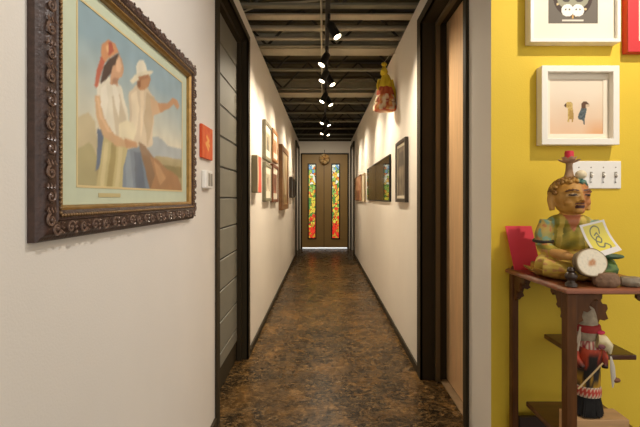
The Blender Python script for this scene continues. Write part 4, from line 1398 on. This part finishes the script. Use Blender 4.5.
# black fringe skirt
fs = MB()
for i in range(46):
    a = 2 * PI * i / 46
    r0, r1 = 0.030, 0.042 + 0.007 * random.random()
    z1_ = zb + 0.001 + 0.008 * random.random()
    fs.tube([(DX + r0 * math.cos(a), DY + r0 * 0.75 * math.sin(a), Z(391)), (DX + 0.5 * (r0 + r1) * math.cos(a + 0.05), DY + 0.75 * 0.5 * (r0 + r1) * math.sin(a + 0.05), 0.5 * (Z(391) + z1_)), (DX + r1 * math.cos(a), DY + 0.75 * r1 * math.sin(a), z1_)], [0.0045, 0.005, 0.003], 5)
fs.build('black_fringe', mat('black_fringe', (26, 24, 22), 0.9), dl, smooth=60)
MB().lathe([(0.030, zb + 0.0005), (0.032, zb + 0.02), (0.028, Z(391))], (DX, DY, 0), 16, lambda r, z, a: (r, z)).build('legs', M_black, dl, smooth=50)
def bandc(p):
    a = math.atan2(p.y - DY, p.x - DX)
    t = (a * 3.2) % 1.0
    zz = (p.z - Z(394)) / (Z(384) - Z(394))
    return (186, 62, 46) if abs(t - 0.5) + abs(zz - 0.5) < 0.55 else (214, 196, 168) if abs(t - 0.5) + abs(zz - 0.5) < 0.8 else (50, 34, 30)
MB().lathe([(0.039, Z(394)), (0.040, Z(391)), (0.040, Z(388.5)), (0.039, Z(386)), (0.037, Z(384))], (DX, DY, 0), 60, lambda r, z, a: (r * (0.87 + 0.13 * math.cos(a) ** 2), z)).build('patterned_band', M_paint, dl, smooth=50, color=bandc)
def kiltc(p):
    n_ = nz(p.x * 45, p.z * 30, 1, 3)
    if p.z < Z(362):
        return (176, 132, 34) if n_ > 0.05 else (34, 30, 24)
    if abs(p.x - DX + 0.004) < 0.014 and p.z < Z(350):
        return (40, 32, 26)
    return (90, 40, 28) if n_ > 0.2 else (172, 62, 32)
MB().lathe([(0.036, Z(384)), (0.037, Z(376)), (0.036, Z(368)), (0.038, Z(362)), (0.042, Z(354)), (0.044, Z(348)), (0.040, Z(342)), (0.028, Z(338))], (DX, DY, 0), 28, lambda r, z, a: (r * (0.85 + 0.15 * math.cos(a) ** 2), z)).build('coat', M_paint, dl, smooth=60, color=kiltc)
for s in (-1, 1):
    MB().tube([(DX + s * 0.036, DY, Z(345)), (DX + s * 0.047, DY - 0.010, Z(356)), (DX + s * 0.036, DY - 0.030, Z(364))], [0.012, 0.012, 0.009], 10).build('arm', M_paint, dl, smooth=60, color=lambda p: (186, 66, 34) if p.z > Z(360) else (40, 32, 26))
# collar with dark pattern
MB().lathe([(0.040, Z(346)), (0.041, Z(343)), (0.036, Z(338)), (0.026, Z(336))], (DX, DY - 0.001, 0), 40, lambda r, z, a: (r * (0.9 + 0.1 * math.cos(a) ** 2), z)).build('collar', M_paint, dl, smooth=50,
    color=lambda p: (150, 40, 44) if math.sin(p.x * 500) > -0.2 else (206, 186, 160))
# head wrapped in grey, red band, beaked mask
MB().lathe([(0.026, Z(342)), (0.036, Z(336)), (0.038, Z(328)), (0.032, Z(322)), (0.028, Z(314)), (0.022, Z(308)), (0.010, Z(305))], (DX - 0.006, DY, 0), 22, lambda r, z, a: (r * (1 + 0.04 * math.sin(7 * a)), z)).build('head', mat('grey_hair', (160, 144, 120), 0.9, vary=0.25, scale=60), dl, smooth=60)
MB().lathe([(0.040, Z(330)), (0.041, Z(328)), (0.039, Z(324)), (0.036, Z(323))], (DX - 0.004, DY, 0), 24).build('red_headband', mat('red_cloth', (150, 40, 34), 0.8, vary=0.1), dl, smooth=50)
MB().ell((DX + 0.018, DY - 0.037, Z(329)), (0.014, 0.006, 0.007)).build('pink_patch', mat('pink_cloth', (214, 50, 84), 0.7), dl, smooth=60)
MB().tube([(DX + 0.006, DY - 0.030, Z(337)), (DX + 0.024, DY - 0.034, Z(338)), (DX + 0.042, DY - 0.034, Z(343)), (DX + 0.050, DY - 0.034, Z(350))], [0.024, 0.023, 0.017, 0.004], 14).build('mask_beak', M_paint, dl, smooth=60,
    color=lambda p: (222, 208, 170) if p.x > DX + 0.022 else (190, 170, 120))
MB().ell((DX + 0.012, DY - 0.052, Z(341)), (0.012, 0.004, 0.009)).build('eye_spot', mat('mauve_spot', (126, 70, 76), 0.6), dl, smooth=60)
MB().tube([(255 * 1.36 / F, DY - 0.048, H - 191 * 1.36 / F), (280 * 1.36 / F, DY - 0.048, H - 165 * 1.36 / F)], 0.0028, 8).build('stick', mat('pale_stick', (196, 168, 120), 0.7), dl, smooth=50)
MB().tube([(DX + 0.048, DY - 0.040, Z(352)), (DX + 0.052, DY - 0.042, Z(362)), (DX + 0.055, DY - 0.042, Z(372)), (DX + 0.053, DY - 0.042, Z(382))], [0.003, 0.008, 0.008, 0.002], 8, flat=0.4).build('white_feather', mat('grey_feather', (196, 186, 170), 0.9), dl, smooth=60)
MB().ell((DX + 0.066, DY - 0.040, Z(375)), (0.013, 0.008, 0.008)).tube([(DX + 0.052, DY - 0.041, Z(371)), (DX + 0.060, DY - 0.040, Z(374))], 0.003, 6).build('rattle', mat('brown_gourd', (122, 76, 44), 0.6), dl, smooth=60)
for a, b_ in (((-0.034, 0.0), (-0.050, -0.02)), ((-0.036, -0.01), (-0.046, -0.045))):
    MB().tube([(DX + a[0], DY - 0.02, Z(325) + a[1]), (DX + b_[0], DY - 0.02, Z(335) + b_[1])], [0.006, 0.003], 6, flat=0.5).build('hair_lock', mat('pale_lock', (196, 176, 150), 0.9), dl, smooth=60)
